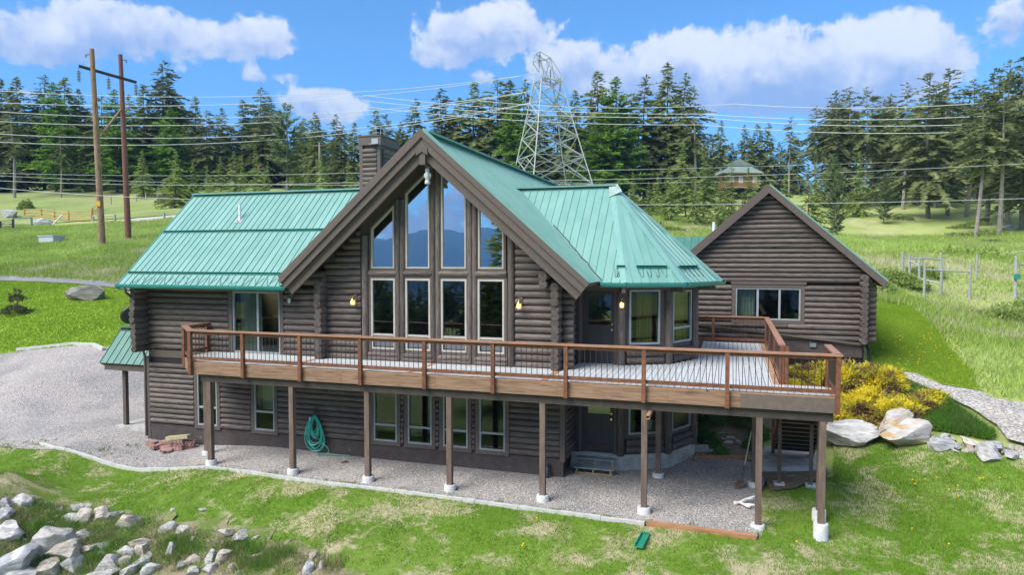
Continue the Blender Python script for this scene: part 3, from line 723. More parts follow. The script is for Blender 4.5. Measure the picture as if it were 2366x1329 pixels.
# ---- roofs
RB = 17.2; EZ = RZ - RS * RHW
rs1, w1 = roof_slope(house, [(AX + RHW, RY0, EZ), (AX + RHW, RB, EZ), (AX, RB, RZ), (AX, RY0, RZ)], panels=False, sp=.229)
rs2, w2 = roof_slope(house, [(AX - RHW, RB, EZ), (AX - RHW, RY0, EZ), (AX, RY0, RZ), (AX, RB, RZ)], panels=False, sp=.229)
strip(house, (AX, RY0 - .02, RZ + .03), (AX, RB + .02, RZ + .03), .34, .05, (0, 0, 1), M_roof, 'ridge_cap')
WXL, WE, WZ, WR, WRZ = -3.98, 1.30, 4.99, 4.73, 8.12
rs3, w3_ = roof_slope(house, [(WXL, WE, WZ), (2.06, WE, WZ), (5.55, WR, WRZ), (WXL, WR, WRZ)], sp=.235)
rs4, w4 = roof_slope(house, [(2.06, 8.16, WZ), (WXL, 8.16, WZ), (WXL, WR, WRZ), (5.55, WR, WRZ)], panels=False)
strip(house, (WXL - .01, WR, WRZ + .02), (3.2, WR, WRZ + .02), .32, .05, (0, 0, 1), M_roof, 'ridge_cap')
up3 = Vector((0, WR - WE, WRZ - WZ)).normalized(); n3 = Vector((0, -up3.z, up3.y))
def on3(x, s, d=0.0): return Vector((x, WE, WZ)) + up3 * s + n3 * d
S3 = math.hypot(WR - WE, WRZ - WZ)
for s, x1 in ((S3 * .555, 3.95), (S3 * .118, 2.35)):
    x0 = WXL + .03; cuts = [x0, x0 + (x1 - x0) * .3, x0 + (x1 - x0) * .74, x1]
    for a, b in zip(cuts, cuts[1:]):
        mm = MB(); mm.bar(on3(a + .004, s, .035), on3(b - .004, s, .035), .012, .12, n3 * .8 - up3 * .5); mm.bar(on3(a + .004, s - .03, .032), on3(b - .004, s - .03, .032), .07, .006, n3); mm.build('snow_guard', M_rtrim, house)
# verge trim, gutter and downspout
strip(house, on3(WXL - .012, -.02, -.06), on3(WXL - .012, S3, -.06), .02, .17, n3, M_rtrim, 'verge_trim')
def gutter(a, b, name='gutter'):
    a, b = Vector(a), Vector(b); d = (b - a).normalized(); o = d.cross(Vector((0, 0, 1))).normalized(); mm = MB()
    pr_ = [(0, .03), (0, -.09), (.075, -.09), (.115, -.03), (.115, .02), (.10, .02), (.10, -.02), (.068, -.078), (.012, -.078), (.012, .03)]
    mm.prism([a + o * u + Vector((0, 0, v)) for u, v in pr_], b - a); return mm.build(name, M_rtrim, house)
gutter((WXL, WE - .01, WZ - .02), (2.25, WE - .01, WZ - .02))
mm = MB(); mm.tube([(-3.62, 1.24, 4.88), (-3.62, 1.26, 4.74), (-3.60, 1.40, 4.62), (-3.66, 1.92, 4.5), (-3.68, 1.95, 4.4), (-3.68, 1.96, 2.75), (-3.60, 1.93, 2.62), (-3.60, 1.93, -.02)], .04, 8); mm.build('downspout', M_trim, house, smooth=True)
# heat cable zigzags above the eaves
for k in range(14):
    x = -3.55 + k * .42; mm = MB(); mm.tube([on3(x, .34, .012), on3(x + .10, .10, .012), on3(x + .14, .03, .012), on3(x + .19, .10, .012), on3(x + .30, .34, .012)], .006, 5); mm.build('heat_cable', M_lat, house)
# bay roof: front slope plus three hips
AP = Vector((11.2, 5.5, 8.05)); BE = 5.16
EA = (12.02, 2.56); EB = (13.52, 3.22); EC = (14.42, 4.95); ED = (14.42, 6.2); EF = (13.4, 8.3)
roof_slope(house, [(11.30, EA[1], BE), (*EA, BE), tuple(AP), (8.06, 5.5, 8.05)], sp=.235)
for a, b in ((EA, EB), (EB, EC), (EC, ED), (ED, EF)): roof_slope(house, [(*a, BE), (*b, BE), tuple(AP)], sp=.235, phase=.08)
roof_slope(house, [(*EF, BE), (11.0, 8.45, BE), (8.06, 5.5, 8.05), tuple(AP)], panels=False)
strip(house, (8.0, 5.5, 8.08), (11.25, 5.5, 8.08), .30, .05, (0, 0, 1), M_roof, 'ridge_cap')
for e in (EA, EB, EC, ED):
    E3 = Vector((*e, BE)); d = (AP - E3); mm = MB(); up = Vector((0, 0, 1)); r_ = d.cross(up).normalized(); u_ = r_.cross(d).normalized()
    for s_ in (-1, 1): mm.prism([E3 + u_ * .028, E3 + r_ * (.15 * s_) - u_ * .012 + u_ * .01, E3 + r_ * (.15 * s_) - u_ * .022 + u_ * .01, E3 + u_ * .016], d)
    mm.build('hip_cap', M_roof, house)
mm = MB(); mm.add([AP + Vector((-.16, -.04, .07)), AP + Vector((.12, -.06, .06)), AP + Vector((.30, -.34, -.19)), AP + Vector((-.08, -.42, -.36))], [(0, 1, 2, 3)]); mm.build('apex_flashing', mat('weathered_flashing', (.22, .34, .29), (.3, .4, .36), ns=6, rough=.6), house)
V0, V1 = Vector((8.06, 5.5, 8.06)), Vector((11.32, 2.56, 5.17)); mm = MB(); dv = (V1 - V0); r_ = dv.cross(Vector((0, 0, 1))).normalized()
mm.prism([V0 + r_ * .13 + Vector((0, 0, .045)), V0 - r_ * .13 + Vector((0, 0, .045)), V0 - r_ * .0 + Vector((0, 0, -.01))], dv); mm.build('valley_flashing', M_roof, house)
mm = MB(); mm.tube([V0.lerp(V1, t) + Vector((rnd.uniform(-.04, .04) + .05, rnd.uniform(-.04, .04), .07)) for t in [.45 + .055 * i for i in range(11)]], .012, 5); mm.build('heat_cable', M_lat, house)
for a, b in ((EA, EB), (EB, EC)): gutter((a[0], a[1], BE - .02), (b[0], b[1], BE - .02))
gutter((11.34, EA[1], BE - .02), (EA[0], EA[1], BE - .02)); gutter((*EC, BE - .02), (*ED, BE - .02))
for (a, b, t0, t1) in (((11.30, EA[1]), EA, .42, .99), (EA, EB, .18, .82), (EB, EC, .12, .72)):
    a3, b3 = Vector((*a, BE)), Vector((*b, BE)); q0, q1 = a3.lerp(b3, t0), a3.lerp(b3, t1); k = .155; dn = ((a3 + b3) / 2 - AP); dn.normalize(); du = (b3 - a3).normalized(); nn_ = du.cross(-dn).normalized()
    nn_ = nn_ if nn_.z > 0 else -nn_
    cxy = (a3 + b3) / 2; up_ = (AP - cxy); up_ = (up_ - du * up_.dot(du)).normalized(); q0 += up_ * .62; q1 += up_ * .62
    nn_ = du.cross(up_); nn_ = nn_ if nn_.z > 0 else -nn_
    sh = .09; q0 = q0 + du * sh; q1 = q1 - du * sh
    mm = MB(); mm.bar(q0 + nn_ * .04, q1 + nn_ * .04, .012, .12, nn_ * .8 - up_ * .5); mm.bar(q0 + nn_ * .034 - up_ * .035, q1 + nn_ * .034 - up_ * .035, .08, .006, nn_); mm.build('snow_guard', M_rtrim, house)
    for j in range(4):
        c = q0.lerp(q1, (j + .5) / 4) - up_ * .08; mm = MB(); mm.tube([c - du * .07 + nn_ * .016, c - up_ * .28 - du * .035 + nn_ * .016, c - up_ * .34 + nn_ * .016, c - up_ * .28 + du * .035 + nn_ * .016, c + du * .07 + nn_ * .016], .006, 5); mm.build('heat_cable', M_lat, house)
# beams and brackets under the bay eave
for a, b in ((1, 2), (2, 3), (0, 1)):
    p, q = Vector((*BAY[a], 5.02)), Vector((*BAY[b], 5.02)); d = (q - p).normalized(); o_ = Vector((d.y, -d.x, 0)); strip(house, p + o_ * .12, q + o_ * .12, .10, .14, (0, 0, 1), M_trim, 'eave_beam')
for i in (1, 2, 3):
    x, y = BAY[i]; n_ = Vector((x - 11.2, y - 5.5, 0)).normalized(); strip(house, Vector((x, y, 4.98)), Vector((x, y, 4.98)) + n_ * .62, .10, .16, (0, 0, 1), M_trim, 'outlooker')
# ---- gable barge boards and ridge beam
for s in (-1, 1):
    for (o0, o1, y0, y1, nm) in ((.035, -.10, RY0 - .13, RY0 - .08, 'shadow_board'), (-.02, -.285, RY0 - .08, RY0 - .02, 'barge_board'), (-.27, -.52, RY0 + .03, RY0 + .10, 'fascia_board')):
        d = Vector((s * RHW, 0, EZ - RZ)); L = d.length; d.normalize(); n_ = Vector((s * -d.z * s * s, 0, 0)); n_ = Vector((-d.z * s, 0, d.x * s)) if s > 0 else Vector((d.z, 0, -d.x))
        if n_.z < 0: n_ = -n_
        A = Vector((AX, 0, RZ)); tip = A + d * (L + .03)
        # vertical plumb cut at the ridge, square cut at the eave
        def at_ridge(o): k = o / n_.z; return A + Vector((0, 0, k))
        poly = [at_ridge(o0), tip + n_ * o0, tip + n_ * o1, at_ridge(o1)]
        mm = MB(); mm.prism([(p.x, y0, p.z) for p in poly], (0, y1 - y0, 0)); mm.build(nm, M_trim, house)
    A = Vector((AX, RY0 - .08, RZ + .062)); mm = MB(); mm.bar(A, A + d * (L + .02), .14, .02, (0, 1, 0)); mm.build('verge_flashing', M_roof if s > 0 else M_trim, house)
mm = MB(); mm.prism([(AX - .17, RY0 - .105, RZ - .62), (AX - .16, RY0 - .105, RZ - .42), (AX, RY0 - .105, RZ - .24), (AX + .16, RY0 - .105, RZ - .42), (AX + .17, RY0 - .105, RZ - .62), (AX, RY0 - .105, RZ - .52)], (0, .018, 0)); mm.build('gable_plate', M_trim, house)
mm = MB(); mm.box((AX - .085, RY0 - .07, RZ - .86), (AX + .085, YG, RZ - .55)); mm.build('ridge_beam', M_trim, house)
for s in (-1, 1):
    mm = MB(); x = AX + s * 3.3; z = RZ - RS * 3.3 - .42; mm.box((x - .08, RY0 + .05, z - .14), (x + .08, YG, z + .14)); mm.build('purlin', M_soff, house)
# chimney
ch = None
m = MB(); m.box((3.06, 4.42, 6.2), (3.72, 5.6, 9.55)); chim = m.build('chimney', M_trim, house)
PCf = Plane((3.02, 4.40), (1, 0), (0, -1)); PCr = Plane((3.75, 4.40), (0, 1), (1, 0))
z = 7.2
while z < 9.45:
    log(chim, PCf.p(.10, z, 0), PCf.p(.62, z, 0), .085); log(chim, PCr.p(.10, z, -.01), PCr.p(1.12, z, -.01), .085); z += .152
for x, y in ((3.06, 4.40), (3.70, 4.40), (3.70, 5.6)): mm = MB(); mm.box((x - .055, y - .055, 6.2), (x + .06, y + .055, 9.55)); mm.build('corner_board', M_trim, chim)
mm = MB(); mm.box((2.98, 4.33, 9.52), (3.79, 5.68, 9.79)); mm.build('cap_band', M_trim, chim)
mm = MB(); mm.box((2.96, 4.31, 9.80), (3.81, 5.70, 9.84)); mm.build('cap_plate', M_trim, chim)
mm = MB(); fc = Vector((3.40, 4.95, 9.84)); n = 16
mm.tube([fc, fc + Vector((0, 0, .04))], .20, n); mm.tube([fc + Vector((0, 0, .27)), fc + Vector((0, 0, .31))], .215, n); mm.tube([fc + Vector((0, 0, .14)), fc + Vector((0, 0, .16))], .203, n)
for k in range(8): a = k * math.pi / 4; q = fc + Vector((math.cos(a) * .195, math.sin(a) * .195, .02)); mm.tube([q, q + Vector((0, 0, .27))], .012, 5)
mm.build('flue_cap', M_steel, chim, smooth=True); mm = MB(); mm.tube([fc + Vector((0, 0, .0)), fc + Vector((0, 0, .26))], .13, 12); mm.build('flue', M_dark, chim, smooth=True)
mm = MB(); mm.box((3.45, 4.20, 9.52), (3.72, 4.36, 9.54)); mm.box((3.46, 4.318, 9.53), (3.70, 4.334, 9.72)); mm.build('flood_light', M_steel, chim)
# plumbing vent
mm = MB(); vp = on3(-1.15, S3 * .68, .0); mm.tube([vp, vp + Vector((0, 0, .52))], .045, 10); mm.build('vent_pipe', mat('white_pvc', (.75, .75, .73), rough=.5), house, smooth=True)
mm = MB(); mm.prism([on3(-1.30, S3 * .68 - .16, .012), on3(-1.0, S3 * .68 - .16, .012), on3(-1.02, S3 * .68 + .12, .012), on3(-1.28, S3 * .68 + .12, .012)], n3 * .012); mm.tube([vp + Vector((0, 0, -.02)), vp + Vector((0, 0, .1))], [.1, .05], 10); mm.build('vent_flashing', M_steel, house)
# ---- side porch
po = None
PE, PRG = (2.2, 2.26), (3.15, 3.38)
s_, _w = roof_slope(house, [(-5.82, *PE), (-3.78, *PE), (-3.55, *PRG), (-5.82, *PRG)], name='porch_roof', sp=.285, material=M_proof)
roof_slope(house, [(-3.6, 4.1, 2.26), (-5.82, 4.1, 2.26), (-5.82, *PRG), (-3.55, *PRG)], name='porch_roof', sp=.285, material=M_proof, panels=False)
strip(house, (-5.84, 3.15, 3.40), (-3.6, 3.15, 3.40), .22, .04, (0, 0, 1), M_proof, 'porch_ridge_cap')
mm = MB(); mm.box((-5.7, 2.28, 2.02), (-3.75, 2.36, 2.2)); mm.box((-5.70, 3.9, 2.02), (-3.6, 4.0, 2.2)); mm.build('porch_beam', M_trim, house)
mm = MB(); mm.box((-5.15, 2.48, .1), (-5.02, 2.61, 2.12)); mm.build('porch_post', M_trim, house)
mm = MB(); mm.box((-5.05, 3.85, .1), (-4.92, 3.98, 2.12)); mm.build('porch_post', M_trim, house)
mm = MB(); mm.box((-5.35, 2.32, -.2), (-3.6, 4.4, .10)); mm.build('porch_slab', M_conc, house)
# ------------------------------------------------------------------ deck
M_board = mat('grey_deck_board', (.44, .465, .47), (.51, .53, .535), scale=(1, 1, 1), ns=3, detail=6, rough=.75, rand=.05)
M_brd = mat('brown_deck_board', (.34, .19, .11), (.42, .245, .15), ns=4, rough=.7, rand=.05)
M_rail = mat('cedar_stain', (.130, .048, .023), (.205, .082, .040), scale=(3, 3, 3), ns=3, detail=6, rough=.62, rand=.12, bump=.15, bscale=20)
M_cap = mat('cedar_cap', (.30, .150, .090), (.37, .195, .125), ns=3, detail=6, rough=.6, rand=.05)
M_fas = mat('weathered_fascia', (.21, .122, .074), (.31, .19, .12), scale=(.5, 3, 7), ns=3, detail=7, rough=.75, rand=.06, c3=(.12, .07, .05), s3=3.2, t3=(.52, .70))
M_fas2 = mat('grey_brown_fascia', (.125, .096, .080), (.15, .116, .098), ns=8, rough=.7)
M_post = mat('post_stain', (.125, .085, .066), (.18, .125, .098), scale=(1, 1, .3), ns=8, detail=6, rough=.75, rand=.10, bump=.2, bscale=20)
M_beam = mat('dark_beam', (.050, .038, .032), (.07, .054, .045), ns=5, rough=.8)
M_bal = mat('baluster_metal', (.045, .026, .018), rough=.5)
M_pier = mat('concrete_pier', (.52, .53, .51), (.64, .65, .62), ns=9, rough=.9, bump=.4, bscale=25)
deck = empty('deck', (8, 2, 0), 'raised cedar deck with grey boards and baluster railing along the log house', 'deck')
Z = DECK
DL = [(.04, .03), (-1.02, .98), (-1.08, 2.05)]        # chamfered left end
# left fields: boards along the wall, split by brown breaker boards
def field(x0, x1, y0, y1, sp=.143):
    y = y0
    while y < y1 - .03:
        a = x0
        if x0 < -0.5:      # follow the chamfered corner
            yy = y + sp / 2; a = .04 + (yy - .03) * (-1.06 / .95) if yy < .98 else -1.05
            a += .14
        m = MB(); m.box((a, y + .002, Z - .028), (x1, min(y + sp - .004, y1), Z)); m.build('deck_board', M_board, deck); y += sp
field(-1.0, 3.03, .15, 2.02); field(3.19, 6.69, .15, 1.90); field(6.85, 10.30, .15, 1.90)
for x in (3.11, 6.77, 10.38): m = MB(); m.box((x - .075, .15, Z - .026), (x + .075, 1.95, Z + .002)); m.build('breaker_board', M_brd, deck)
# right field: boards run front to back
def back_limit(x):
    if x < 10.6: return 1.98
    if x < 11.8: return 3.06
    for (a, b) in zip(BAY, BAY[1:]):
        if a[0] <= x <= b[0]: return a[1] + (b[1] - a[1]) * (x - a[0]) / (b[0] - a[0]) - .08
    return 9.45
x = 10.462
while x < 16.72:
    bl = min(back_limit(x), back_limit(x + .14)); y1 = bl if x < 15.66 else 1.20
    segs = [(.15, y1)] if y1 < 6.1 else [(.15, 6.10), (6.26, y1)]
    for a, b in segs: m = MB(); m.box((x + .008, a, Z - .028), (x + .1365, b, Z)); m.build('deck_board', M_board, deck)
    x += .1435
m = MB(); m.box((13.7, 6.105, Z - .026), (15.66, 6.255, Z + .002)); m.build('breaker_board', M_brd, deck)
# brown picture-frame border
def border(a, b, wd=.14, off=.07):
    a, b = Vector((*a, Z - .012)), Vector((*b, Z - .012)); d = (b - a).normalized(); o = Vector((-d.y, d.x, 0)); m = MB(); m.bar(a + o * off, b + o * off, wd, .03); m.build('border_board', M_brd, deck)
for a, b in zip([-.0, 3.66, 7.3, 11.0, 14.2], [3.655, 7.295, 10.995, 14.195, 16.9]): border((a + .04, 0), (b, 0))
border((-1.02, .98), (.03, .03)); border((-1.06, 2.04), (-1.02, .98)); border((16.9, .15), (16.9, 1.22)); border((15.8, 1.26), (15.8, 9.4))
m = MB(); m.box((15.74, 1.20, Z - .026), (16.76, 1.30, Z + .001)); m.build('border_board', M_brd, deck)
# fascia
for k, (a, b) in enumerate(((.0, 1.9), (1.904, 4.9), (4.904, 7.6), (7.604, 10.75), (10.754, 13.35), (13.354, 14.93), (14.934, 16.9))):
    m = MB(); m.box((a, .0, Z - .345), (b, .045, Z - .03)); m.build('fascia_board', M_fas if k < 6 else M_fas2, deck)
for a, b, mt in (((.0, .0), (-1.06, .95), M_fas), ((-1.06, .95), (-1.10, 2.0), M_fas), ((16.9, .046), (16.9, 1.3), M_fas2), ((15.86, 1.3), (15.86, 9.4), M_fas)):
    A, B = Vector((*a, Z - .19)), Vector((*b, Z - .19)); m = MB(); m.bar(A, B, .04, .31); m.build('fascia_board', mt, deck)
# joists and beam below
m = MB(); m.box((.25, .10, Z - .56), (16.82, .24, Z - .345)); m.build('front_beam', M_beam, deck)
m = MB(); m.box((11.2, 2.76, Z - .56), (15.8, 2.9, Z - .345)); m.build('middle_beam', M_beam, deck)
x = .3
while x < 16.8:
    y1 = min(back_limit(x), 1.9 if x < 10.4 else 9) - .03; y1 = y1 if x < 15.7 else 1.18
    m = MB(); m.box((x, .05, Z - .34), (x + .045, y1, Z - .03)); m.build('joist', M_beam, deck); x += .82
# posts on piers
def post(x, y, zt=Z - .56, sz=.135, pier=.155, ph=.20, zb=None, square=False):
    g = h1(x, y); zb = g + ph - .02 if zb is None else zb
    m = MB(); m.box((x - sz / 2, y - sz / 2, zb), (x + sz / 2, y + sz / 2, zt)); p = m.build('support_post', M_post, deck)
    m = MB()
    if square: m.box((x - .13, y - .13, g - .1), (x + .13, y + .13, zb + .0))
    else: m.tube([(x, y, g - .25), (x, y, zb - .02), (x, y, zb)], [pier, pier, pier * .94], 18)
    m.build('footing', M_pier, p, smooth=not square)
for x in (.51, 3.245, 5.57, 7.91, 10.36, 12.81): post(x, .17)
post(15.33, .17, ph=.12); post(16.62, .14, ph=.40); post(16.69, 1.12, ph=.30); post(-.47, 1.14, ph=.16); post(12.87, 2.83, ph=.17); post(15.32, 2.80, ph=.18)
post(15.95, 3.13, 1.55, .09, ph=.10, square=True); post(16.72, 3.2, 1.55, .09, ph=.10, square=True)
m = MB(); m.box((-.65, 1.05, Z - .56), (-.2, 1.2, Z - .345)); m.build('side_beam', M_beam, deck)
# little copper-coloured gutter stub by a post
m = MB(); A, B = Vector((12.98, .55, 2.36)), Vector((12.92, -.16, 2.20)); d = B - A
for o0, o1 in (((-.045, -.045), (.045, -.035)), ((-.045, .035), (.045, .045)), ((-.045, -.045), (-.035, .045)), ((.035, -.045), (.045, .045))):
    m.prism([A + Vector((o0[0], 0, o0[1])), A + Vector((o1[0], 0, o0[1])), A + Vector((o1[0], 0, o1[1])), A + Vector((o0[0], 0, o1[1]))], d)
m.build('drain_spout', mat('copper_brown', (.38, .21, .13), rough=.45), deck)
# ---- railing
railing = MB(); railing.box((.4, .05, Z - .05), (.42, .06, Z - .04)); railing = railing.build('railing', M_rail, deck)
RT_ = Z + .93
def rail_run(a, b, n_bal=None, top=RT_, cap_ext=(0, 0), inner=0):
    A, B = Vector((*a, 0)), Vector((*b, 0)); d = (B - A).normalized(); L = (B - A).length
    for zz, ht, wd in ((top - .085, .085, .04), (Z + .12, .085, .04)):
        m = MB(); m.bar(A + Vector((0, 0, zz)), B + Vector((0, 0, zz)), wd, ht); m.build('rail', M_rail, railing)
    n = n_bal or max(2, int(L / .128)); 
    for i in range(1, n):
        p = A + d * (L * i / n); m = MB(); m.tube([(p.x, p.y, Z + .15), (p.x, p.y, top - .11)], .0085, 6, cap=False); m.build('baluster', M_bal, railing, smooth=True)
def rail_post(x, y, z0=Z - .355, z1=RT_ - .04, sz=.092):
    m = MB(); m.box((x - sz / 2, y - sz / 2, z0), (x + sz / 2, y + sz / 2, z1)); m.build('post', M_rail, railing)
def rail_cap(a, b, z=RT_ - .02, wd=.15):
    m = MB(); m.bar((*a, z), (*b, z), wd, .042); m.build('cap_rail', M_cap, railing)
xs = [.04] + [1.83 * i for i in range(1, 9)] + [16.88]
for x in xs: rail_post(x, -.05)
for a, b in zip(xs, xs[1:]): rail_run((a + .05, -.02), (b - .05, -.02))
for a, b in ((-.02, 5.49), (5.492, 10.98), (10.982, 16.96)): rail_cap((a, -.04), (b, -.04))
rail_post(-.04, .03); rail_post(-1.08, .93); rail_post(-1.12, 1.96, Z)
rail_run((.0, .03), (-1.03, .93)); rail_run((-1.06, 1.0), (-1.08, 1.92)); rail_cap((.03, -.02), (-1.09, .98)); rail_cap((-1.08, .93), (-1.1, 2.02))
rail_run((16.88, .0), (16.88, 1.6)); rail_cap((16.88, -.04), (16.88, 1.72)); rail_post(16.88, 1.66, Z - .3)
rail_post(15.86, 1.36, Z - .02); rail_post(15.96, 1.36, Z - .02); rail_post(15.86, 1.60, Z - .3)
for a, b in ((1.6, 4.2), (4.2, 6.8), (6.8, 9.4)): rail_run((15.86, a + .05), (15.86, b - .05)); rail_post(15.86, b, Z - .3)
rail_cap((15.86, 1.46), (15.86, 9.47))
rail_run((13.6, 9.4), (14.05, 9.4)); rail_run((14.15, 9.4), (15.8, 9.4)); rail_post(14.1, 9.4, Z); rail_cap((13.55, 9.4), (15.93, 9.4))
# ---- stairs down to the slab at the back
N = 14; y0, y1, zt, zb = 1.34, 5.75, Z - .03, .22
stair = MB()
for x in (15.93, 17.0):
    stair.prism([(x - .022, y0, zt - .02), (x - .022, y1, zb - .0), (x - .022, y1, zb - .14), (x - .022, y1 - .18, zb - .14), (x - .022, y0, zt - .38)], (.044, 0, 0))
stair = stair.build('staircase', M_post, deck)
for i in range(1, N):
    t = i / N; y = y0 + (y1 - y0) * t; z = zt + (zb - zt) * t
    m = MB(); m.box((15.955, y - .16, z - .04), (16.975, y + .15, z)); m.build('tread', M_brd, stair)
    m = MB(); m.box((15.955, y - .158, z - .13), (16.975, y - .12, z - .042)); m.build('tread_shade_board', M_dark, stair)  # near-black board added to imitate the shade between the treads
for x in (15.93, 17.0):
    m = MB(); m.bar((x, y0 + .1, zt + .85), (x, y1, zb + .9), .09, .04); m.build('hand_rail', M_rail, stair)
    for t in (.08, .5, .97):
        y = y0 + (y1 - y0) * t; z = zt + (zb - zt) * t; m = MB(); m.box((x - .045, y - .045, z - .2), (x + .045, y + .045, z + .86)); m.build('stair_post', M_rail, stair)
m = MB(); m.prism([(15.55, 4.1, -.2), (17.2, 4.55, -.2), (17.45, 6.6, -.2), (15.5, 6.5, -.2)], (0, 0, .28)); m.build('stair_slab', M_conc, deck)

# ------------------------------------------------------------------ garage wing
gar = empty('log_garage', (16, 12, 2.3), 'dark log outbuilding with plain gable and three-light window beside the deck', 'garage')
GYW, GAX, GRZ = 9.9, 15.89, 8.30; GHW = 3.72
PG = Plane((0, GYW), (1, 0), (0, -1))
gw_ = (14.84, 16.98, 3.66, 4.78)
def glim(z): k = (GRZ - .16 - z) / RS; return (max(13.0, GAX - k), GAX + k)
log_rows(gar, PG, 12.9, 18.97, 2.98, 4.97, .19, [(gw_[0] - .13, gw_[1] + .13, gw_[2] - .13, gw_[3] + .13)], max_len=3.4)
log_rows(gar, PG, 12.9, 19.2, 4.97, 8.1, .17, [(0, 0, 0, 0)], lim=glim, max_len=9)
wall(gar, PG, 12.9, 19.0, 2.3, 5.0, [gw_])
m = MB(); m.prism([PG.p(12.9, 5.0, -.02), PG.p(19.0, 5.0, -.02), PG.p(19.0, 5.3, -.02), PG.p(GAX, 8.05, -.02), PG.p(12.9, 5.4, -.02)], (0, .16, 0)); m.build('gable_wall', M_dark, gar)
gwin = window(gar, PG, rect(*gw_), fm=M_vgrey, gm=M_glass2, mull=(15.58, 16.3), d=.05, frame=.05, curtain=(M_curt, 14.9, 15.5))
casing(gar, PG, rect(*gw_), .13, d1=.10)
m = MB(); m.box((14.68, 9.775, 4.91), (17.16, 9.9, 5.0)); m.build('window_head', M_trim, gar)
z = 3.06
while z < 5.3: log(gar, (18.92, 9.35, z), (18.92, 10, z), .115, 'log_end'); z += .19
log_rows(gar, Plane((19.0, 9.98), (1, 0), (0, -1)), 0, .36, 2.98, 5.1, .19, [])
m = MB(); m.box((12.9, 9.84, 2.45), (18.95, 9.98, 2.98)); m.build('skirt_board', M_skirt, gar)
strip(gar, (13.4, 9.74, 3.46), (18.95, 9.74, 2.92), .05, .07, (0, 0, 1), M_trim, 'drain_pipe')
m = MB(); m.tube([(18.95, 9.72, 2.93), (19.05, 9.7, 2.9), (19.12, 9.7, 2.75), (19.12, 9.72, 2.3)], .045, 8); m.build('pipe_elbow', M_dark, gar, smooth=True)
m = MB(); m.box((17.3, 9.79, 2.76), (17.5, 9.84, 2.9)); m.build('vent_cover', M_steel, gar)
lat = MB()
for k in range(52):
    x = 13.2 + k * .11
    for s in (-1, 1): lat.bar((x, 9.82 - .006 * s, 2.05), (x + s * .42, 9.82 - .006 * s, 2.47), .008, .03, (0, 1, 0))
lat.build('lattice', M_lat, gar)
m = MB(); m.box((13, 9.93, 1.6), (18.9, 10.0, 2.45)); m.build('crawl_wall', M_dark, gar)
m = MB(); m.box((18.85, 10.06, 1.9), (19.0, 19, 5.1)); m.box((12.9, 10.06, 1.9), (13.0, 19, 5.1)); m.box((12.9, 18.9, 1.9), (19.0, 19, 5.1)); m.build('side_wall', M_log, gar)
GE = GRZ - RS * GHW
roof_slope(gar, [(GAX + GHW, GYW - .30, GE), (GAX + GHW, 19.4, GE), (GAX, 19.4, GRZ), (GAX, GYW - .30, GRZ)], panels=False, thick=.16)
roof_slope(gar, [(GAX - GHW, 19.4, GE), (GAX - GHW, GYW - .30, GE), (GAX, GYW - .30, GRZ), (GAX, 19.4, GRZ)], panels=False, thick=.16)
for s in (-1, 1):
    d = Vector((s * GHW, 0, GE - GRZ)); L = d.length; d.normalize(); n_ = Vector((-d.z * s, 0, d.x * s)); n_ = n_ if n_.z > 0 else -n_; A = Vector((GAX, 0, GRZ)); tip = A + d * (L + .02)
    m = MB(); m.prism([(p.x, GYW - .36, p.z) for p in (A + Vector((0, 0, .04 / n_.z)), tip + n_ * .04, tip - n_ * .17, A - Vector((0, 0, .17 / n_.z)))], (0, .045, 0)); m.build('barge_board', M_trim, gar)
    A = Vector((GAX, GYW - .34, GRZ + .05)); m = MB(); m.bar(A, A + d * L, .10, .02, (0, 1, 0)); m.build('verge_flashing', M_trim if s < 0 else M_roof, gar)
# link roof between garage and house
roof_slope(gar, [(11.2, 13.4, 5.55), (14.4, 13.4, 5.55), (14.4, 15.2, 6.75), (11.2, 15.2, 6.75)], name='link_roof', sp=.3, material=M_proof)
m = MB(); m.tube([(13.95, 14.6, 6.4), (13.95, 14.6, 7.35)], .06, 8); m.build('vent_pipe', bpy.data.materials['white_pvc'], gar, smooth=True)
# ------------------------------------------------------------------ wall lanterns, owl, dish
M_amber, _t, _p = newmat('lantern_glass'); _p.inputs['Base Color'].default_value = (.75, .42, .10, 1); _p.inputs['Roughness'].default_value = .2
_p.inputs['Emission Color'].default_value = (1, .55, .16, 1); _p.inputs['Emission Strength'].default_value = .35
M_bulb, _t, _p = newmat('lit_bulb'); _p.inputs['Emission Color'].default_value = (1, .85, .55, 1); _p.inputs['Emission Strength'].default_value = 1.6
def lantern(x, y, z, label, lit=True, metal=None):
    metal = metal or M_brass
    e = empty('wall_lantern', (x, y, z - .16), label, 'lamp')
    m = MB(); m.box((x - .05, y - .012, z - .02), (x + .06, y + .06, z + .16)); m.build('back_plate', M_trim, e)
    m = MB(); m.tube([(x, y - .01, z + .06), (x, y - .06, z + .11), (x, y - .12, z + .10), (x, y - .14, z + .03)], .012, 7); m.tube([(x, y - .14, z + .0), (x, y - .14, z + .02), (x, y - .14, z + .05), (x, y - .14, z + .075)], [.062, .055, .03, .008], 10); m.tube([(x, y - .14, z - .16), (x, y - .14, z - .145)], [.02, .045], 10); m.build('bracket', metal, e, smooth=True)
    m = MB(); m.tube([(x, y - .14, z - .145), (x, y - .14, z - .12), (x, y - .14, z - .05), (x, y - .14, z)], [.042, .06, .068, .055], 6); m.build('lamp_glass', M_amber if lit else M_steel, e)
    if lit:
        m = MB(); m.tube([(x, y - .212, z - .11), (x, y - .214, z - .08), (x, y - .212, z - .045)], [.012, .022, .010], 8); m.build('bulb', M_bulb, e, smooth=True)
    return e
lantern(2.02, 1.98, 4.62, 'unlit grey metal wall lantern beside the sliding door', False, M_steel)
lantern(4.27, 1.82, 4.62, 'lit amber brass lantern on logs beside the sliding-door side of the tall windows')
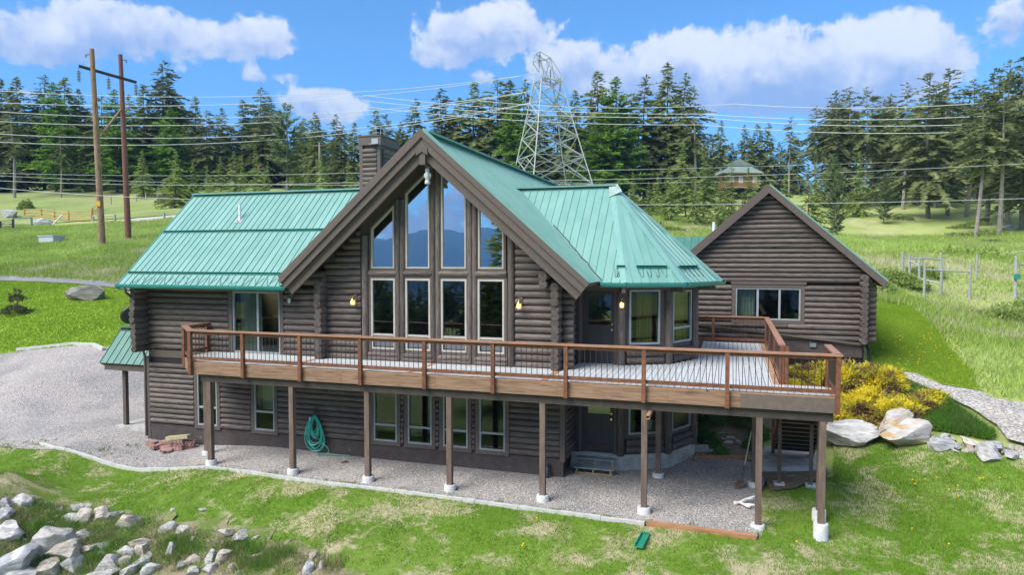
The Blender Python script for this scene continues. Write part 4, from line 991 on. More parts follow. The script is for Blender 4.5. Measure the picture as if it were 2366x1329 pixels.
lantern(9.29, 1.82, 4.62, 'lit amber brass lantern on logs between tall windows and the stacked log ends')
lantern(11.86, 3.00, 4.62, 'lit amber brass lantern on round post beside the deck door')
M_owl = mat('painted_plastic_owl', (.42, .46, .46), (.62, .66, .66), ns=16, rough=.7)
ow = empty('owl_decoy', (6.82, 1.30, 7.84), 'pale grey owl decoy hanging under the gable peak', 'decoy')
m = MB(); m.tube([(6.82, 1.3, z) for z in (7.84, 7.86, 7.92, 7.96)], [.075, .08, .07, .05], 12); m.build('pedestal', M_owl, ow, smooth=True)
m = MB(); m.tube([(6.82, 1.3, z) for z in (7.95, 7.98, 8.05, 8.12, 8.17, 8.19)], [.04, .07, .085, .075, .05, .045], 12); m.build('body', M_owl, ow, smooth=True)
m = MB(); m.tube([(6.82, 1.3 - .01, z) for z in (8.17, 8.20, 8.25, 8.28)], [.045, .065, .06, .02], 12); m.tube([(6.79, 1.3, 8.26), (6.78, 1.3, 8.31)], [.02, .003], 6); m.tube([(6.85, 1.3, 8.26), (6.86, 1.3, 8.31)], [.02, .003], 6); m.tube([(6.82, 1.24, 8.22), (6.82, 1.21, 8.20)], [.014, .003], 6); m.build('head', M_owl, ow, smooth=True)
for s in (-1, 1): m = MB(); m.tube([(6.82 + s * .075, 1.3, 8.13), (6.82 + s * .085, 1.3, 8.06), (6.82 + s * .06, 1.31, 7.97)], [.02, .03, .008], 8); m.build('wing', M_owl, ow, smooth=True)
m = MB(); m.tube([(6.82, 1.3, 8.27), (6.82, 1.3, 8.36)], .006, 5); m.build('hanging_wire', M_steel, ow)
# satellite dish on the side porch
M_dish = mat('dark_dish', (.03, .032, .035), rough=.4); M_arm = mat('dish_arm', (.5, .53, .55), rough=.4, metallic=.5)
sdz = Vector((-5.42, 3.05, 3.42)); ds = empty('satellite_dish', sdz, 'dark satellite dish with grey arm on the small porch roof', 'dish')
fdir = Vector((-.78, .42, .38)).normalized(); rr = fdir.cross(Vector((0, 0, 1))).normalized(); uu = rr.cross(fdir); dc = sdz + Vector((.12, .1, .36))
vs = [dc]; fs = []; n = 28
for k in range(1, 6):
    for j in range(n): a = 2 * math.pi * j / n; vs.append(dc + (rr * math.cos(a) * .40 + uu * math.sin(a) * .36) * (k / 5) + fdir * (.11 * (k / 5) ** 2))
for j in range(n): fs.append((0, 1 + j, 1 + (j + 1) % n))
for k in range(4):
    for j in range(n): a = 1 + k * n + j; b = 1 + k * n + (j + 1) % n; fs.append((a, a + n, b + n, b))
m = MB(); m.add(vs, fs); o = m.build('reflector', M_dish, ds, smooth=True); sm = o.modifiers.new('thick', 'SOLIDIFY'); sm.thickness = .015
m = MB(); lp = dc - uu * .34 + fdir * .08; ap_ = dc + fdir * .52 - uu * .28; m.tube([lp, ap_], .022, 8); m.build('feed_arm', M_arm, ds, smooth=True)
for k in (-1, 0, 1): m = MB(); q = ap_ + rr * (.09 * k) + uu * .05; m.tube([q - fdir * .04, q - fdir * .1], [.03, .042], 8); m.build('feed_horn', M_arm, ds, smooth=True)
m = MB(); m.tube([dc - fdir * .02, dc - fdir * .14 - uu * .1, sdz + Vector((.2, .1, -.02))], .028, 8); m.tube([dc - fdir * .1 - uu * .1, sdz + Vector((.55, -.15, -.15))], .015, 6); m.build('mast', M_arm, ds, smooth=True)

# ------------------------------------------------------------------ garden hose on its hanger
M_hose = mat('teal_hose', (.02, .36, .28), (.03, .45, .36), ns=5, rough=.4)
hz = h1(2.9, 1.8) + .04
e = empty('garden_hose', (2.9, 1.8, hz), 'teal garden hose looped on a black wall hanger under the deck', 'hose')
for k in range(13):
    w_ = .10 + .028 * k * rnd.uniform(.8, 1.1); bot = hz + .06 + max(0, .75 - .07 * k) * rnd.uniform(.5, 1); cxx = 2.88 + rnd.uniform(-.05, .05); yy = 1.80 - .012 * (k % 5); pts = []
    for j in range(26):
        a = 2 * math.pi * j / 25; sx = math.sin(a); cz = math.cos(a); top_z = 1.14 - .008 * k
        wd = w_ * (.55 + .45 * (1 - cz) / 2) ; pts.append((cxx + sx * wd + .03 * math.sin(k + a), yy - .02 * math.sin(2 * a + k), (top_z + bot) / 2 + cz * (top_z - bot) / 2))
    m = MB(); m.tube(pts, .0115, 7); m.build('hose_loop', M_hose, e, smooth=True)
m = MB(); m.tube([(3.1, 1.76, hz + .35), (3.35, 1.74, hz + .22), (3.42, 1.7, hz + .10), (3.25, 1.62, hz + .02), (3.05, 1.66, hz + .01), (3.3, 1.74, hz + .012), (3.75, 1.80, hz + .012), (4.0, 1.84, hz + .012)], .0115, 7); m.build('hose_tail', M_hose, e, smooth=True)
m = MB(); m.tube([(2.82, 1.88, 1.20), (2.82, 1.84, 1.30), (2.88, 1.84, 1.36), (2.94, 1.84, 1.30), (2.95, 1.80, 1.1), (2.9, 1.76, 1.05), (2.82, 1.80, 1.1), (2.82, 1.88, 1.2)], .014, 7); m.build('hanger', M_dish, e, smooth=True)
m = MB(); m.tube([(2.76, 1.74, 1.08), (2.75, 1.72, .98)], [.025, .03], 8); m.build('spray_nozzle', M_steel, e, smooth=True)

# ------------------------------------------------------------------ pavers and block by the corner
M_pav = mat('red_paver', (.27, .15, .125), (.36, .215, .18), ns=7, rough=.85, rand=.18, bump=.3)
def paver_mesh():
    out = []; n = 7
    for i in range(n + 1): out.append((-.17 + .34 * i / n, -.10 + .014 * math.sin(i * 2.2)))
    for i in range(n + 1): out.append((.17 - .34 * i / n, .10 + .014 * math.sin(i * 2.2)))
    m = MB(); m.prism([(x, y, 0) for x, y in out], (0, 0, .052)); o = m.build('concrete_paver', M_pav, origin=(0, 0, 0)); return o
pm = paver_mesh(); first = True
g0 = h1(-2, 1.5) + .045
STACK = [(-1.86, 1.50, 6, .05, 'pavers of the tall stack under the timber block', 'reddish scalloped paver in the tall stack under the pale timber block'),
         (-1.62, 1.66, 5, .5, 'pavers of the tall stack under the timber block', 'reddish scalloped paver in the tall stack under the pale timber block'),
         (-3.02, 1.55, 3, -.1, 'pavers lying in the low spread beside the tall stack', 'reddish scalloped paver lying in the low spread beside the tall stack'), (-2.62, 1.72, 3, .1, 'pavers lying in the low spread beside the tall stack', 'reddish scalloped paver lying in the low spread beside the tall stack'),
         (-2.30, 1.40, 2, .3, 'pavers lying in the low spread beside the tall stack', 'reddish scalloped paver lying in the low spread beside the tall stack'), (-2.25, 1.70, 3, -.2, 'pavers lying in the low spread beside the tall stack', 'reddish scalloped paver lying in the low spread beside the tall stack'), (-2.68, 1.42, 2, 1.4, 'pavers lying in the low spread beside the tall stack', 'reddish scalloped paver lying in the low spread beside the tall stack')]
for (x, y, n, a, grp, lab) in STACK:
    for k in range(n):
        o = pm if first else pm.copy()
        if not first: COL.objects.link(o)
        first = False
        o.location = (x + rnd.uniform(-.02, .02), y + rnd.uniform(-.02, .02), g0 + k * .0535); o.rotation_euler = (0, 0, a + rnd.uniform(-.08, .08)); tag(o, lab, 'paver', grp)
o = pm.copy(); COL.objects.link(o); o.location = (-2.14, 1.24, g0 + .02); o.rotation_euler = (.35, .1, .6); tag(o, 'single reddish paver tipped on its edge against the low paver spread', 'paver')
M_tb = mat('pale_weathered_timber', (.34, .32, .16), (.44, .41, .24), scale=(1, 6, 6), ns=4, rough=.8)
m = MB(); tz = g0 + 6 * .0535 + .005; m.obox((-1.95, 1.55, tz + .05), (1, .08, .13), (-.08, 1, 0), (-.13, 0, 1), (.40, .10, .05)); m.build('timber_block', M_tb, label='pale yellowish timber block lying on top of the paver stack', cat='timber', origin=(-1.95, 1.55, tz))

# ------------------------------------------------------------------ edging kerbs
M_kerb = mat('concrete_edging', (.46, .46, .42), (.56, .56, .52), ns=6, rough=.9, bump=.3)
e = empty('lawn_edging', (4, -.1, -.15), 'long pale concrete edging between the gravel and the front lawn', 'edging')
full = []
EX = [(-6.6, .62), (-5.6, .30)] + EDGE
for (x0, y0), (x1, y1) in zip(EX, EX[1:]):
    L = math.hypot(x1 - x0, y1 - y0); k = max(1, round(L / 1.1))
    for i in range(k): full.append(((x0 + (x1 - x0) * i / k, y0 + (y1 - y0) * i / k), (x0 + (x1 - x0) * (i + 1) / k, y0 + (y1 - y0) * (i + 1) / k)))
for a, b in full:
    za, zb = h1(*a) + .045 + rnd.uniform(-.008, .008), h1(*b) + .045 + rnd.uniform(-.008, .008); m = MB(); A, B = Vector((*a, za - .06)), Vector((*b, zb - .06)); d = (B - A) * .004; m.bar(A + d, B - d, .10, .20); m.build('kerb_stone', M_kerb, e)
e = empty('side_kerb', (-9, 8, 0), 'thin pale kerb between the gravel yard and the side lawn', 'edging')
KP = gpoly([(40, 812), (100, 806), (165, 799), (215, 801), (240, 812)])
for a, b in zip(KP, KP[1:]):
    A, B = Vector((*a, h1(*a) + .05)), Vector((*b, h1(*b) + .05)); d = (B - A) * .004; m = MB(); m.bar(A + d, B - d, .16, .22); m.build('kerb_stone', M_kerb, e)
M_tim = mat('orange_timber', (.33, .16, .07), (.44, .23, .11), scale=(.6, 5, 5), ns=4, rough=.75, bump=.3, c3=(.2, .1, .05), s3=5, t3=(.62, .74))
z_ = h1(14.1, -.45); m = MB(); m.bar((12.95, -.42, z_ + .0), (15.28, -.47, z_ - .02), .13, .22); m.build('timber_edging', M_tim, label='orange-brown timber beam edging the gravel by the deck posts', cat='edging', origin=(14.1, -.45, z_ - .11))
z_ = h1(14.5, 4.95); m = MB(); m.bar((13.70, 4.70, z_ + .06), (15.35, 5.15, z_ + .07), .09, .12); m.build('bed_edging', M_tim, label='thin brown timber edging at the foot of the planted bank', cat='edging', origin=(14.5, 4.95, z_))

# ------------------------------------------------------------------ steps at the lower door
M_stp = mat('grey_step_board', (.20, .25, .27), (.26, .31, .33), ns=4, rough=.7); M_ptw = mat('treated_wood', (.30, .22, .08), (.38, .29, .13), ns=5, rough=.8)
g = h1(11.2, 2.85) + .03; e = empty('door_steps', (11.15, 2.75, g), 'low two-tread wooden steps with grey boards at the lower door', 'steps')
for (y0, y1, zt_) in ((2.75, 3.02, .36), (2.46, 2.76, .18)):
    for q in range(2): m = MB(); a = y0 + (y1 - y0) * q / 2; m.box((10.62, a + .004, g + zt_ - .03), (11.72, a + (y1 - y0) / 2 - .004, g + zt_)); m.build('tread', M_stp, e)
    for x in (10.68, 11.14, 11.62): m = MB(); m.box((x, y0 + .02, g + .0), (x + .045, y0 + .06, g + zt_ - .032)); m.build('riser_post', M_ptw, e)
m = MB(); m.box((10.66, 2.47, g), (11.68, 2.51, g + .05)); m.build('base_rail', M_ptw, e)

# ------------------------------------------------------------------ shovel, antler, drain pieces
M_hand = mat('grey_wood_handle', (.36, .33, .27), (.46, .43, .36), ns=5, rough=.8); M_blade = mat('rusty_blade', (.09, .065, .05), (.15, .1, .07), ns=9, rough=.7)
g = h1(14.9, 2.55) + .04; e = empty('shovel', (14.95, 2.55, g), 'long-handled shovel leaning against a rear deck post', 'shovel')
A, B = Vector((15.02, 2.62, g + .24)), Vector((15.235, 2.72, 1.36)); m = MB(); m.tube([A, B], [.019, .016], 8); m.build('handle', M_hand, e, smooth=True)
m = MB(); m.tube([A.lerp(B, .28), A, A + Vector((-.02, -.01, -.07))], [.022, .026, .03], 8); m.build('socket', M_blade, e, smooth=True)
m = MB(); t0 = A + Vector((-.02, -.01, -.05)); q = [(-.11, 0), (.11, 0), (.115, .12), (.07, .24), (0, .29), (-.07, .24), (-.115, .12)]
dd = Vector((-.45, -.55, -.62)).normalized(); sd2 = Vector((.75, -.62, 0)).normalized(); nv = sd2.cross(dd)
m.prism([t0 + sd2 * u + dd * v + nv * (.03 * (abs(u) / .11) ** 2) for u, v in q], nv * .004); m.build('blade', M_blade, e)
M_ant = mat('bleached_antler', (.66, .65, .62), (.76, .75, .72), ns=9, rough=.7)
g = h1(15.1, 1.3) + .05
m = MB(); b0 = Vector((14.86, 1.30, g + .03))
m.tube([b0, b0 + Vector((.1, .06, .02)), b0 + Vector((.25, .22, .06)), b0 + Vector((.42, .33, .10)), b0 + Vector((.55, .34, .16))], [.035, .032, .03, .024, .006], 8)
m.tube([b0 + Vector((.1, .05, .02)), b0 + Vector((.2, -.1, .03)), b0 + Vector((.32, -.25, .02))], [.03, .034, .008], 8)
m.tube([b0 + Vector((.2, -.08, .03)), b0 + Vector((.36, -.06, .03)), b0 + Vector((.48, -.12, .05))], [.03, .026, .006], 8)
m.tube([b0 + Vector((.28, .24, .06)), b0 + Vector((.40, .14, .12))], [.024, .006], 7); m.tube([b0 + Vector((.42, .33, .1)), b0 + Vector((.5, .22, .18))], [.02, .005], 7)
m.tube([b0 + Vector((.03, .01, .01)), b0 + Vector((-.02, -.03, .02))], [.05, .045], 9)
m.prism([b0 + Vector((.12, -.02, .0)), b0 + Vector((.26, -.2, .0)), b0 + Vector((.36, -.14, .01)), b0 + Vector((.30, -.02, .01))], (0, 0, .025))
m.build('shed_antler', M_ant, smooth=True, label='white shed moose antler lying on the gravel by a deck post', cat='antler', origin=b0)
g = h1(12.95, -1.25) + .03; m = MB(); d = Vector((.08, 1, .0)).normalized(); r_ = Vector((1, -.08, 0)).normalized(); c = Vector((12.95, -1.27, g))
m.obox(c + Vector((0, 0, .02)), d, r_, (0, 0, 1), (.36, .085, .012))
for s in (-1, 1): m.obox(c + r_ * (.085 * s) + Vector((0, 0, .05)), d, r_, (0, 0, 1), (.36, .012, .03))
m.obox(c + d * .36 + Vector((0, 0, .05)), d, r_, (0, 0, 1), (.012, .085, .03)); m.build('splash_block', mat('green_plastic', (.01, .22, .13), (.02, .27, .16), ns=4, rough=.5), label='green plastic splash block lying on the front lawn', cat='splash block', origin=c)
g = h1(10.05, 1.85) + .03; m = MB(); m.tube([(10.05, 1.98, g + .30), (10.05, 1.86, g + .29), (10.05, 1.80, g + .22), (10.05, 1.79, g + .0)], .055, 10); m.build('drain_elbow', M_dish, smooth=True, label='short black drain elbow at the foot of the log wall corner', cat='drain', origin=(10.05, 1.8, g))
g = h1(6.2, 1.2) + .04; m = MB(); m.tube([(4.1, 1.25, g + .02), (4.2, 1.3, g + .05), (4.28, 1.36, g + .03)], [.02, .025, .01], 6); m.build('bark_scrap', M_blade, label='small dark scrap lying on the gravel between two deck posts', cat='debris', origin=(4.15, 1.3, g))

# ------------------------------------------------------------------ H-frame pole line, lattice tower and wires
M_pole = mat('pole_wood', (.20, .125, .07), (.34, .235, .14), scale=(6, 6, .5), ns=4, detail=7, rough=.9, c3=(.10, .06, .04), s3=2.2, t3=(.52, .66))
M_pole2 = mat('red_pole_wood', (.13, .055, .038), (.21, .10, .07), scale=(6, 6, .5), ns=4, detail=7, rough=.9)
M_iron = mat('dark_iron', (.03, .028, .03), rough=.6); M_ins = mat('insulator', (.05, .06, .08), rough=.25)
b1, D1 = hit(237, 570); b2, D2 = hit(297, 554); t1 = at(212, 113, D1 + .2); t2 = at(278, 126, D2 + .2)
hf = empty('utility_poles', b1, 'twin wooden power poles joined by a dark crossarm in the meadow', 'power pole')
m = MB(); m.tube([b1 - Vector((0, 0, .6)), b1.lerp(t1, .5), t1], [.30, .25, .20], 12); m.build('pole', M_pole, hf, smooth=True)
m = MB(); m.tube([b2 - Vector((0, 0, .6)), b2.lerp(t2, .5), t2], [.29, .24, .19], 12); m.build('pole', M_pole2, hf, smooth=True)
ca, cb = at(182, 152, D1 - .4), at(315, 190, D2 - .2); m = MB(); m.bar(ca, cb, .16, .24); m.build('crossarm', M_iron, hf)
m = MB(); m.bar(at(279, 253, D2 - .2), at(232, 314, D1), .13, .13); m.build('brace', M_pole, hf)
for (x, y) in ((182, 160), (251, 178), (314, 192)):
    p = at(x, y, (D1 + D2) / 2 - .3); m = MB()
    for k in range(7): q = p - Vector((0, 0, .15 + k * .14)); m.tube([q, q - Vector((0, 0, .05)), q - Vector((0, 0, .06))], [.04, .20, .03], 8)
    m.tube([p + Vector((0, 0, .2)), p - Vector((0, 0, 1.15))], .02, 5); m.build('insulator', M_ins, hf)
for t, s in ((t1, -1), (t2, 1)): m = MB(); q = t - Vector((0, 0, .5)); m.bar(q, q + RT * (s * .55), .06, .06); m.bar(q + RT * (s * .55), q + RT * (s * .55) - Vector((0, 0, .25)), .06, .06); m.build('bracket', M_iron, hf)
q = b1.lerp(t1, .215) - Vector((FW.x, FW.y, 0)) * .28; m = MB(); m.obox(q, RT, FW, (0, 0, 1), (.16, .03, .22)); m.build('warning_tag', mat('yellow_tag', (.75, .38, .02), rough=.5), hf)
m = MB(); pts = [(b1.x + math.cos(a) * (2.6 + .6 * math.sin(3 * a)) * 1.0, b1.y + math.sin(a) * (1.3 + .3 * math.sin(2 * a + 1))) for a in [i * math.pi / 12 for i in range(24)]]
sheet('bare_ground_patch', pts, M_gravel2, .10, .5, .2)
M_galv = mat('tower_steel', (.30, .35, .35), (.38, .43, .43), ns=2, rough=.6, metallic=.0)
TD = 112.0; tb, _ = Vector(at(1275, 480, TD)), 0; tb.z = h1(tb.x, tb.y)
tw = empty('transmission_tower', tb, 'grey steel lattice transmission tower rising behind the gable roof', 'tower')
xa = (RT * .93 + FW * .37); xa = Vector((xa.x, xa.y, 0)).normalized(); ya = Vector((-xa.y, xa.x, 0))
topz = at(1257, 128, TD).z; HT = topz - tb.z
def tp(t, i, j):
    w_ = 5.0 * (1 - t) ** 1.15 + 1.05; lean = -1.0 * t
    return tb + xa * (i * w_ + lean) + ya * (j * w_ * .9) + Vector((0, 0, HT * t))
def mem(a, b, r=.07, nm='brace'): m = MB(); m.bar(a, b, r * 1.7, r * 1.7); m.build(nm, M_galv, tw)
LV = [0, .17, .34, .47, .58, .70, .82]
cs = [(-1, -1), (1, -1), (1, 1), (-1, 1)]
for c in cs:
    for a, b in zip(LV, LV[1:]): mem(tp(a, *c), tp(b, *c), .095, 'leg')
for k, (a, b) in enumerate(zip(LV, LV[1:])):
    for i in range(4):
        c, d = cs[i], cs[(i + 1) % 4]
        mem(tp(a, *c), tp(b, *d)); mem(tp(a, *d), tp(b, *c)); mem(tp(b, *c), tp(b, *d), .06)
        if k < 2: mid = (tp(b, *c) + tp(b, *d)) / 2; mem(tp((a + b) / 2, *c), mid, .05); mem(tp((a + b) / 2, *d), mid, .05)
# open delta head with three insulator strings
hd = [tp(.82, *c) for c in cs]; arm = [at(1240, 138, TD), at(1247, 118, TD), at(1272, 133, TD), at(1301, 178, TD), at(1294, 190, TD), at(1268, 180, TD)]
arm2 = [p + ya * 1.6 for p in arm]
for A_ in (arm, arm2):
    for a, b in zip(A_, A_[1:] + A_[:1]): mem(a, b, .08, 'head_frame')
for a, b in zip(arm, arm2): mem(a, b, .06, 'head_frame')
for a, b in ((0, 2), (1, 5), (2, 5), (2, 4), (3, 5)): mem(arm[a], arm2[b], .05, 'head_frame'); mem(arm2[a], arm[b], .05, 'head_frame')
mem(hd[0], arm[0], .08, 'leg'); mem(hd[3], arm2[0], .08, 'leg'); mem(hd[1], arm[3], .08, 'leg'); mem(hd[2], arm2[3], .08, 'leg'); mem(hd[0], arm[5], .07, 'leg'); mem(hd[1], arm[5], .07, 'leg'); mem(hd[2], arm2[4], .07, 'leg'); mem(hd[3], arm2[5], .07, 'leg')
att = []
for (x, y, n) in ((1246, 124, 11), (1272, 158, 11), (1294, 193, 7)):
    p = at(x, y, TD + .8); m = MB()
    for k in range(n): q = p - Vector((0, 0, .2 + k * .25)); m.tube([q, q - Vector((0, 0, .1)), q - Vector((0, 0, .12))], [.05, .17, .03], 8)
    m.tube([p, p - Vector((0, 0, .3 + n * .25))], .03, 5); m.build('insulator', M_ins, tw); att.append(p - Vector((0, 0, .3 + n * .25)))
M_wire = mat('conductor', (.62, .65, .63), rough=.6)
def wire(a, b, sag, label, group, r=.04, n=28):
    a, b = Vector(a), Vector(b); pts = [a.lerp(b, t) - Vector((0, 0, sag * 4 * t * (1 - t))) for t in [i / n for i in range(n + 1)]]
    m = MB(); m.tube(pts, r, 5); m.build('power_line', M_wire, smooth=True, label=label, cat='power line', group=group, origin=a)
LG = ('pale conductor wire sloping up from beyond the pasture to the lattice tower', 'conductors running to the lattice tower')
for k, (a, (x, y)) in enumerate(zip([att[2], att[2], att[1], att[1], att[0], att[0]], [(-60, 325), (-60, 306), (-60, 277), (-60, 254), (-60, 234), (-60, 206)])):
    wire(at(x, y, 92), a + ya * (.25 if k % 2 else -.25), 3.2 - .2 * k, *LG)
RG = ('pale conductor wire stretched level across the tall trees behind the gable', 'level conductors crossing the tall trees')
for (p, q, r3) in (((840, 246), (1620, 288), (2420, 296)), ((840, 232), (1620, 271), (2420, 279)), ((840, 220), (1620, 263), (2420, 258)), ((1100, 232), (1700, 240), (2420, 225))):
    wire(at(*p, 104), at(*q, 100), .8, *RG); wire(at(*q, 100), at(*r3, 84), .9, *RG)
DG = ('thin service wire strung low across the field behind the roofs', 'low service wires behind the roofs')
for (p, q, r3, d) in (((-60, 415), (800, 422), (2420, 375), 74), ((-60, 429), (700, 462), (2420, 457), 60), ((-60, 398), (800, 400), (2420, 360), 95), ((-60, 403), (900, 428), (2420, 395), 95), ((1200, 583), (1950, 575), (2420, 574), 55)):
    wire(at(*p, d), at(*q, d), .4, *DG, r=.02); wire(at(*q, d), at(*r3, d), .5, *DG, r=.02)
# two small service poles among the trees
for (x, yt, yb, d, lab) in ((738, 330, 445, 108, 'slim pale service pole standing in front of the small bright conifer'), (598, 384, 442, 112, 'short brown service pole with a crossarm at the forest edge')):
    b = at(x, yb, d); b.z = h1(b.x, b.y); t_ = at(x, yt, d); e = empty('service_pole', b, lab, 'power pole')
    m = MB(); m.tube([b - Vector((0, 0, .4)), t_], [.16, .12], 8); m.build('pole', M_hand if x > 700 else M_pole, e, smooth=True)
    q = t_ - Vector((0, 0, .4)); m = MB(); m.bar(q - RT * 1.0, q + RT * 1.0, .12, .14); m.build('crossarm', M_pole, e)
    for k in (-1, 0, 1): m = MB(); m.tube([q + RT * .8 * k, q + RT * .8 * k + Vector((0, 0, .3))], .07, 6); m.build('insulator', M_ins, e)

# ------------------------------------------------------------------ fences
M_grey = mat('silvered_wood', (.28, .30, .29), (.38, .40, .38), scale=(3, 3, 3), ns=3, rough=.9, rand=.1); M_orange = mat('orange_rail', (.42, .22, .06), (.55, .32, .12), ns=3, rough=.8, rand=.1)
def gz(px, py): p, d = hit(px, py); return p, d
def fence(name, label, posts, rails, material, rp=.07, cat='fence', tops=None, rail_r=.05):
    P = [gz(x, y) for x, y, _ in posts]; e = empty(name, P[0][0], label, cat)
    T = []
    for (p, d), (x, y, ty) in zip(P, posts):
        t_ = at(x, ty, d); T.append((p, Vector((p.x, p.y, t_.z)))); m = MB(); m.tube([p - Vector((0, 0, .3)), (p + T[-1][1]) / 2, T[-1][1]], [rp, rp * .95, rp * .9], 7); m.build('post', material, e, smooth=True)
    for i, j, fr in rails:
        a = T[i][0].lerp(T[i][1], fr); b = T[j][0].lerp(T[j][1], fr); m = MB(); m.tube([a, a.lerp(b, .5) + Vector((0, 0, rnd.uniform(-.04, .04))), b], rail_r, 6); m.build('rail', material, e, smooth=True)
    return e, T
fence('garden_fence', 'silvered wooden garden fence frames standing in the tall meadow grass', [(2085, 637, 581), (2101, 645, 590), (2123, 665, 598), (2172, 640, 584), (2135, 690, 606), (2240, 692, 612), (2174, 682, 600)], [(0, 3, .72), (4, 5, .8), (2, 1, .75), (2, 6, .32)], M_grey, .075)
fence('meadow_post', 'single grey fence post standing alone in the pale grass', [(2256, 646, 587)], [], M_grey, .075, 'post')
_e, _T = fence('corner_fence', 'grey fence post with rail and small green box at the meadow edge', [(2345, 692, 591), (2400, 690, 600)], [(0, 1, .82)], M_grey, .085)
q = _T[0][0].lerp(_T[0][1], .52); m = MB(); m.box((q.x - .12, q.y - .22, q.z - .14), (q.x + .16, q.y - .08, q.z + .16)); m.build('green_box', M_rtrim, _e)
fence('ranch_fence', 'orange pole fence of three rails beside the pasture gate', [(57, 500, 482), (96, 503, 482), (126, 508, 486), (158, 512, 490)], [(i, i + 1, f) for i in range(3) for f in (.15, .5, .9)], M_orange, .10, rail_r=.07)
e, T = fence('ranch_gate', 'orange barred gate between two reddish posts at the drive entrance', [(159, 512, 487), (212, 511, 487)], [(0, 1, f) for f in (.12, .32, .52, .72, .92)], M_orange, .10, 'gate', rail_r=.035)
fence('gate_wing_fence', 'orange pole fence rising uphill behind the wooden power pole', [(214, 500, 480), (228, 488, 468)], [(0, 1, f) for f in (.2, .5, .9)], M_orange, .09, rail_r=.06)
fence('road_fence', 'low grey post and rail beside the pale road', [(216, 512, 497), (266, 513, 496)], [(0, 1, .85)], M_grey, .12, rail_r=.08)
fence('roadside_post', 'short grey post standing at the bend of the pale road', [(380, 510, 492), (420, 504, 492)], [(0, 1, .7)], M_grey, .12, 'post')
e, T = fence('metal_gate', 'dark metal barred gate between grey posts at the meadow edge', [(2, 532, 511), (30, 532, 507)], [(0, 1, f) for f in (.08, .25, .42, .6, .78, .95)], M_iron, .10, 'gate', rail_r=.03)
fence('wire_gate', 'pale grey gate frame beside the dark barred gate', [(31, 530, 503), (73, 525, 502)], [(0, 1, .95)], M_grey, .14, 'gate', rail_r=.07)
a, d_ = gz(118, 523); m = MB(); m.tube([a, at(145, 496, d_ - .5)], .09, 6); m.build('leaning_pole', M_ant, label='pale pole leaning up against the orange fence', cat='pole', origin=a)
PF_ = [(315, 466, 449), (337, 463, 446), (364, 460, 440), (388, 453, 438), (257, 474, 455)]
for x, y, t_ in PF_: fence('pasture_post', 'thin pale fence post along the upper pasture', [(x, y, t_)], [], M_grey, .08, 'post')[0]['group'] = 'posts along the upper pasture'
p, d_ = gz(120, 560); m = MB(); m.box((p.x - .9, p.y - .6, p.z - .2), (p.x + .9, p.y + .6, p.z + .55)); m.box((p.x - .97, p.y - .67, p.z + .551), (p.x + .97, p.y + .67, p.z + .64)); m.build('utility_box', mat('pale_box', (.45, .5, .52), rough=.6), label='low pale utility box in the meadow grass below the fences', cat='box', origin=p)

# ------------------------------------------------------------------ far buildings
M_tin = mat('tin_roof', (.42, .44, .46), (.5, .52, .53), ns=.5, rough=.5); M_barn = mat('barn_boards', (.30, .15, .06), (.38, .2, .09), ns=.8, rough=.9); M_white = mat('white_siding', (.66, .66, .63), rough=.8)
b = at(70, 425, 150); bz = at(70, 436, 150).z; e = empty('long_barn', Vector((b.x, b.y, bz)), 'long tin-roofed barn half hidden behind the forest trunks', 'barn')
A = at(-90, 430, 150); B = at(168, 430, 150); A.z = B.z = bz; dx = (B - A).normalized(); dy = Vector((-dx.y, dx.x, 0))
m = MB(); m.prism([A, B, B + dy * 8, A + dy * 8], (0, 0, 3.2)); m.build('wall', M_barn, e)
m = MB(); m.prism([A - dx - dy + Vector((0, 0, 3.1)), A - dx + dy * 4 + Vector((0, 0, 5.2)), A - dx + dy * 9 + Vector((0, 0, 3.1))], (B - A) + dx * 2); m.build('roof', M_tin, e)
for k in range(5): c = A.lerp(B, .12 + .19 * k) - dy * .05; m = MB(); m.prism([c, c + dx * 2.2, c + dx * 2.2 + Vector((0, 0, 2.4)), c + Vector((0, 0, 2.4))], -dy * .08); m.build('door', M_dark if k % 2 else M_barn, e)
m = MB(); c = B - dx * 3 - dy * .3; m.prism([c, c + dx * 4, c + dx * 4 + dy * .1, c + dy * .1], (0, 0, 4.6)); m.build('white_end', M_white, e)
M_hroof = mat('faded_green_roof', (.16, .22, .19), (.22, .28, .25), ns=1, rough=.6)
b = at(1714, 440, 140); e = empty('hillside_house', b, 'green-roofed brown house perched among trees above the garage gable', 'house')
c = at(1720, 432, 140); x_, y_ = RT.copy(), Vector((FW.x, FW.y, 0)).normalized()
def hb(u0, u1, v0, v1, z0, z1): mm = MB(); mm.prism([c + x_ * u0 + y_ * v0, c + x_ * u1 + y_ * v0, c + x_ * u1 + y_ * v1, c + x_ * u0 + y_ * v1], (0, 0, 0)); return [c + x_ * u + y_ * v + Vector((0, 0, z)) for u, v, z in ((u0, v0, z0), (u1, v0, z0), (u1, v1, z0), (u0, v1, z0))]
m = MB(); m.prism(hb(-3.6, 2.7, 0, 6, 0, 0), (0, 0, 2.9)); m.build('wall', M_barn, e)
m = MB(); m.prism(hb(-3.4, 2.5, .2, 5.8, -3, 0), (0, 0, 3)); m.build('lower_wall', M_dark, e)
m = MB(); m.prism(hb(-4.0, 3.0, -.5, .0, -.2, 0), (0, 0, .18)); m.build('balcony', M_hand, e)
R0 = Vector((0, 0, 2.7)); 
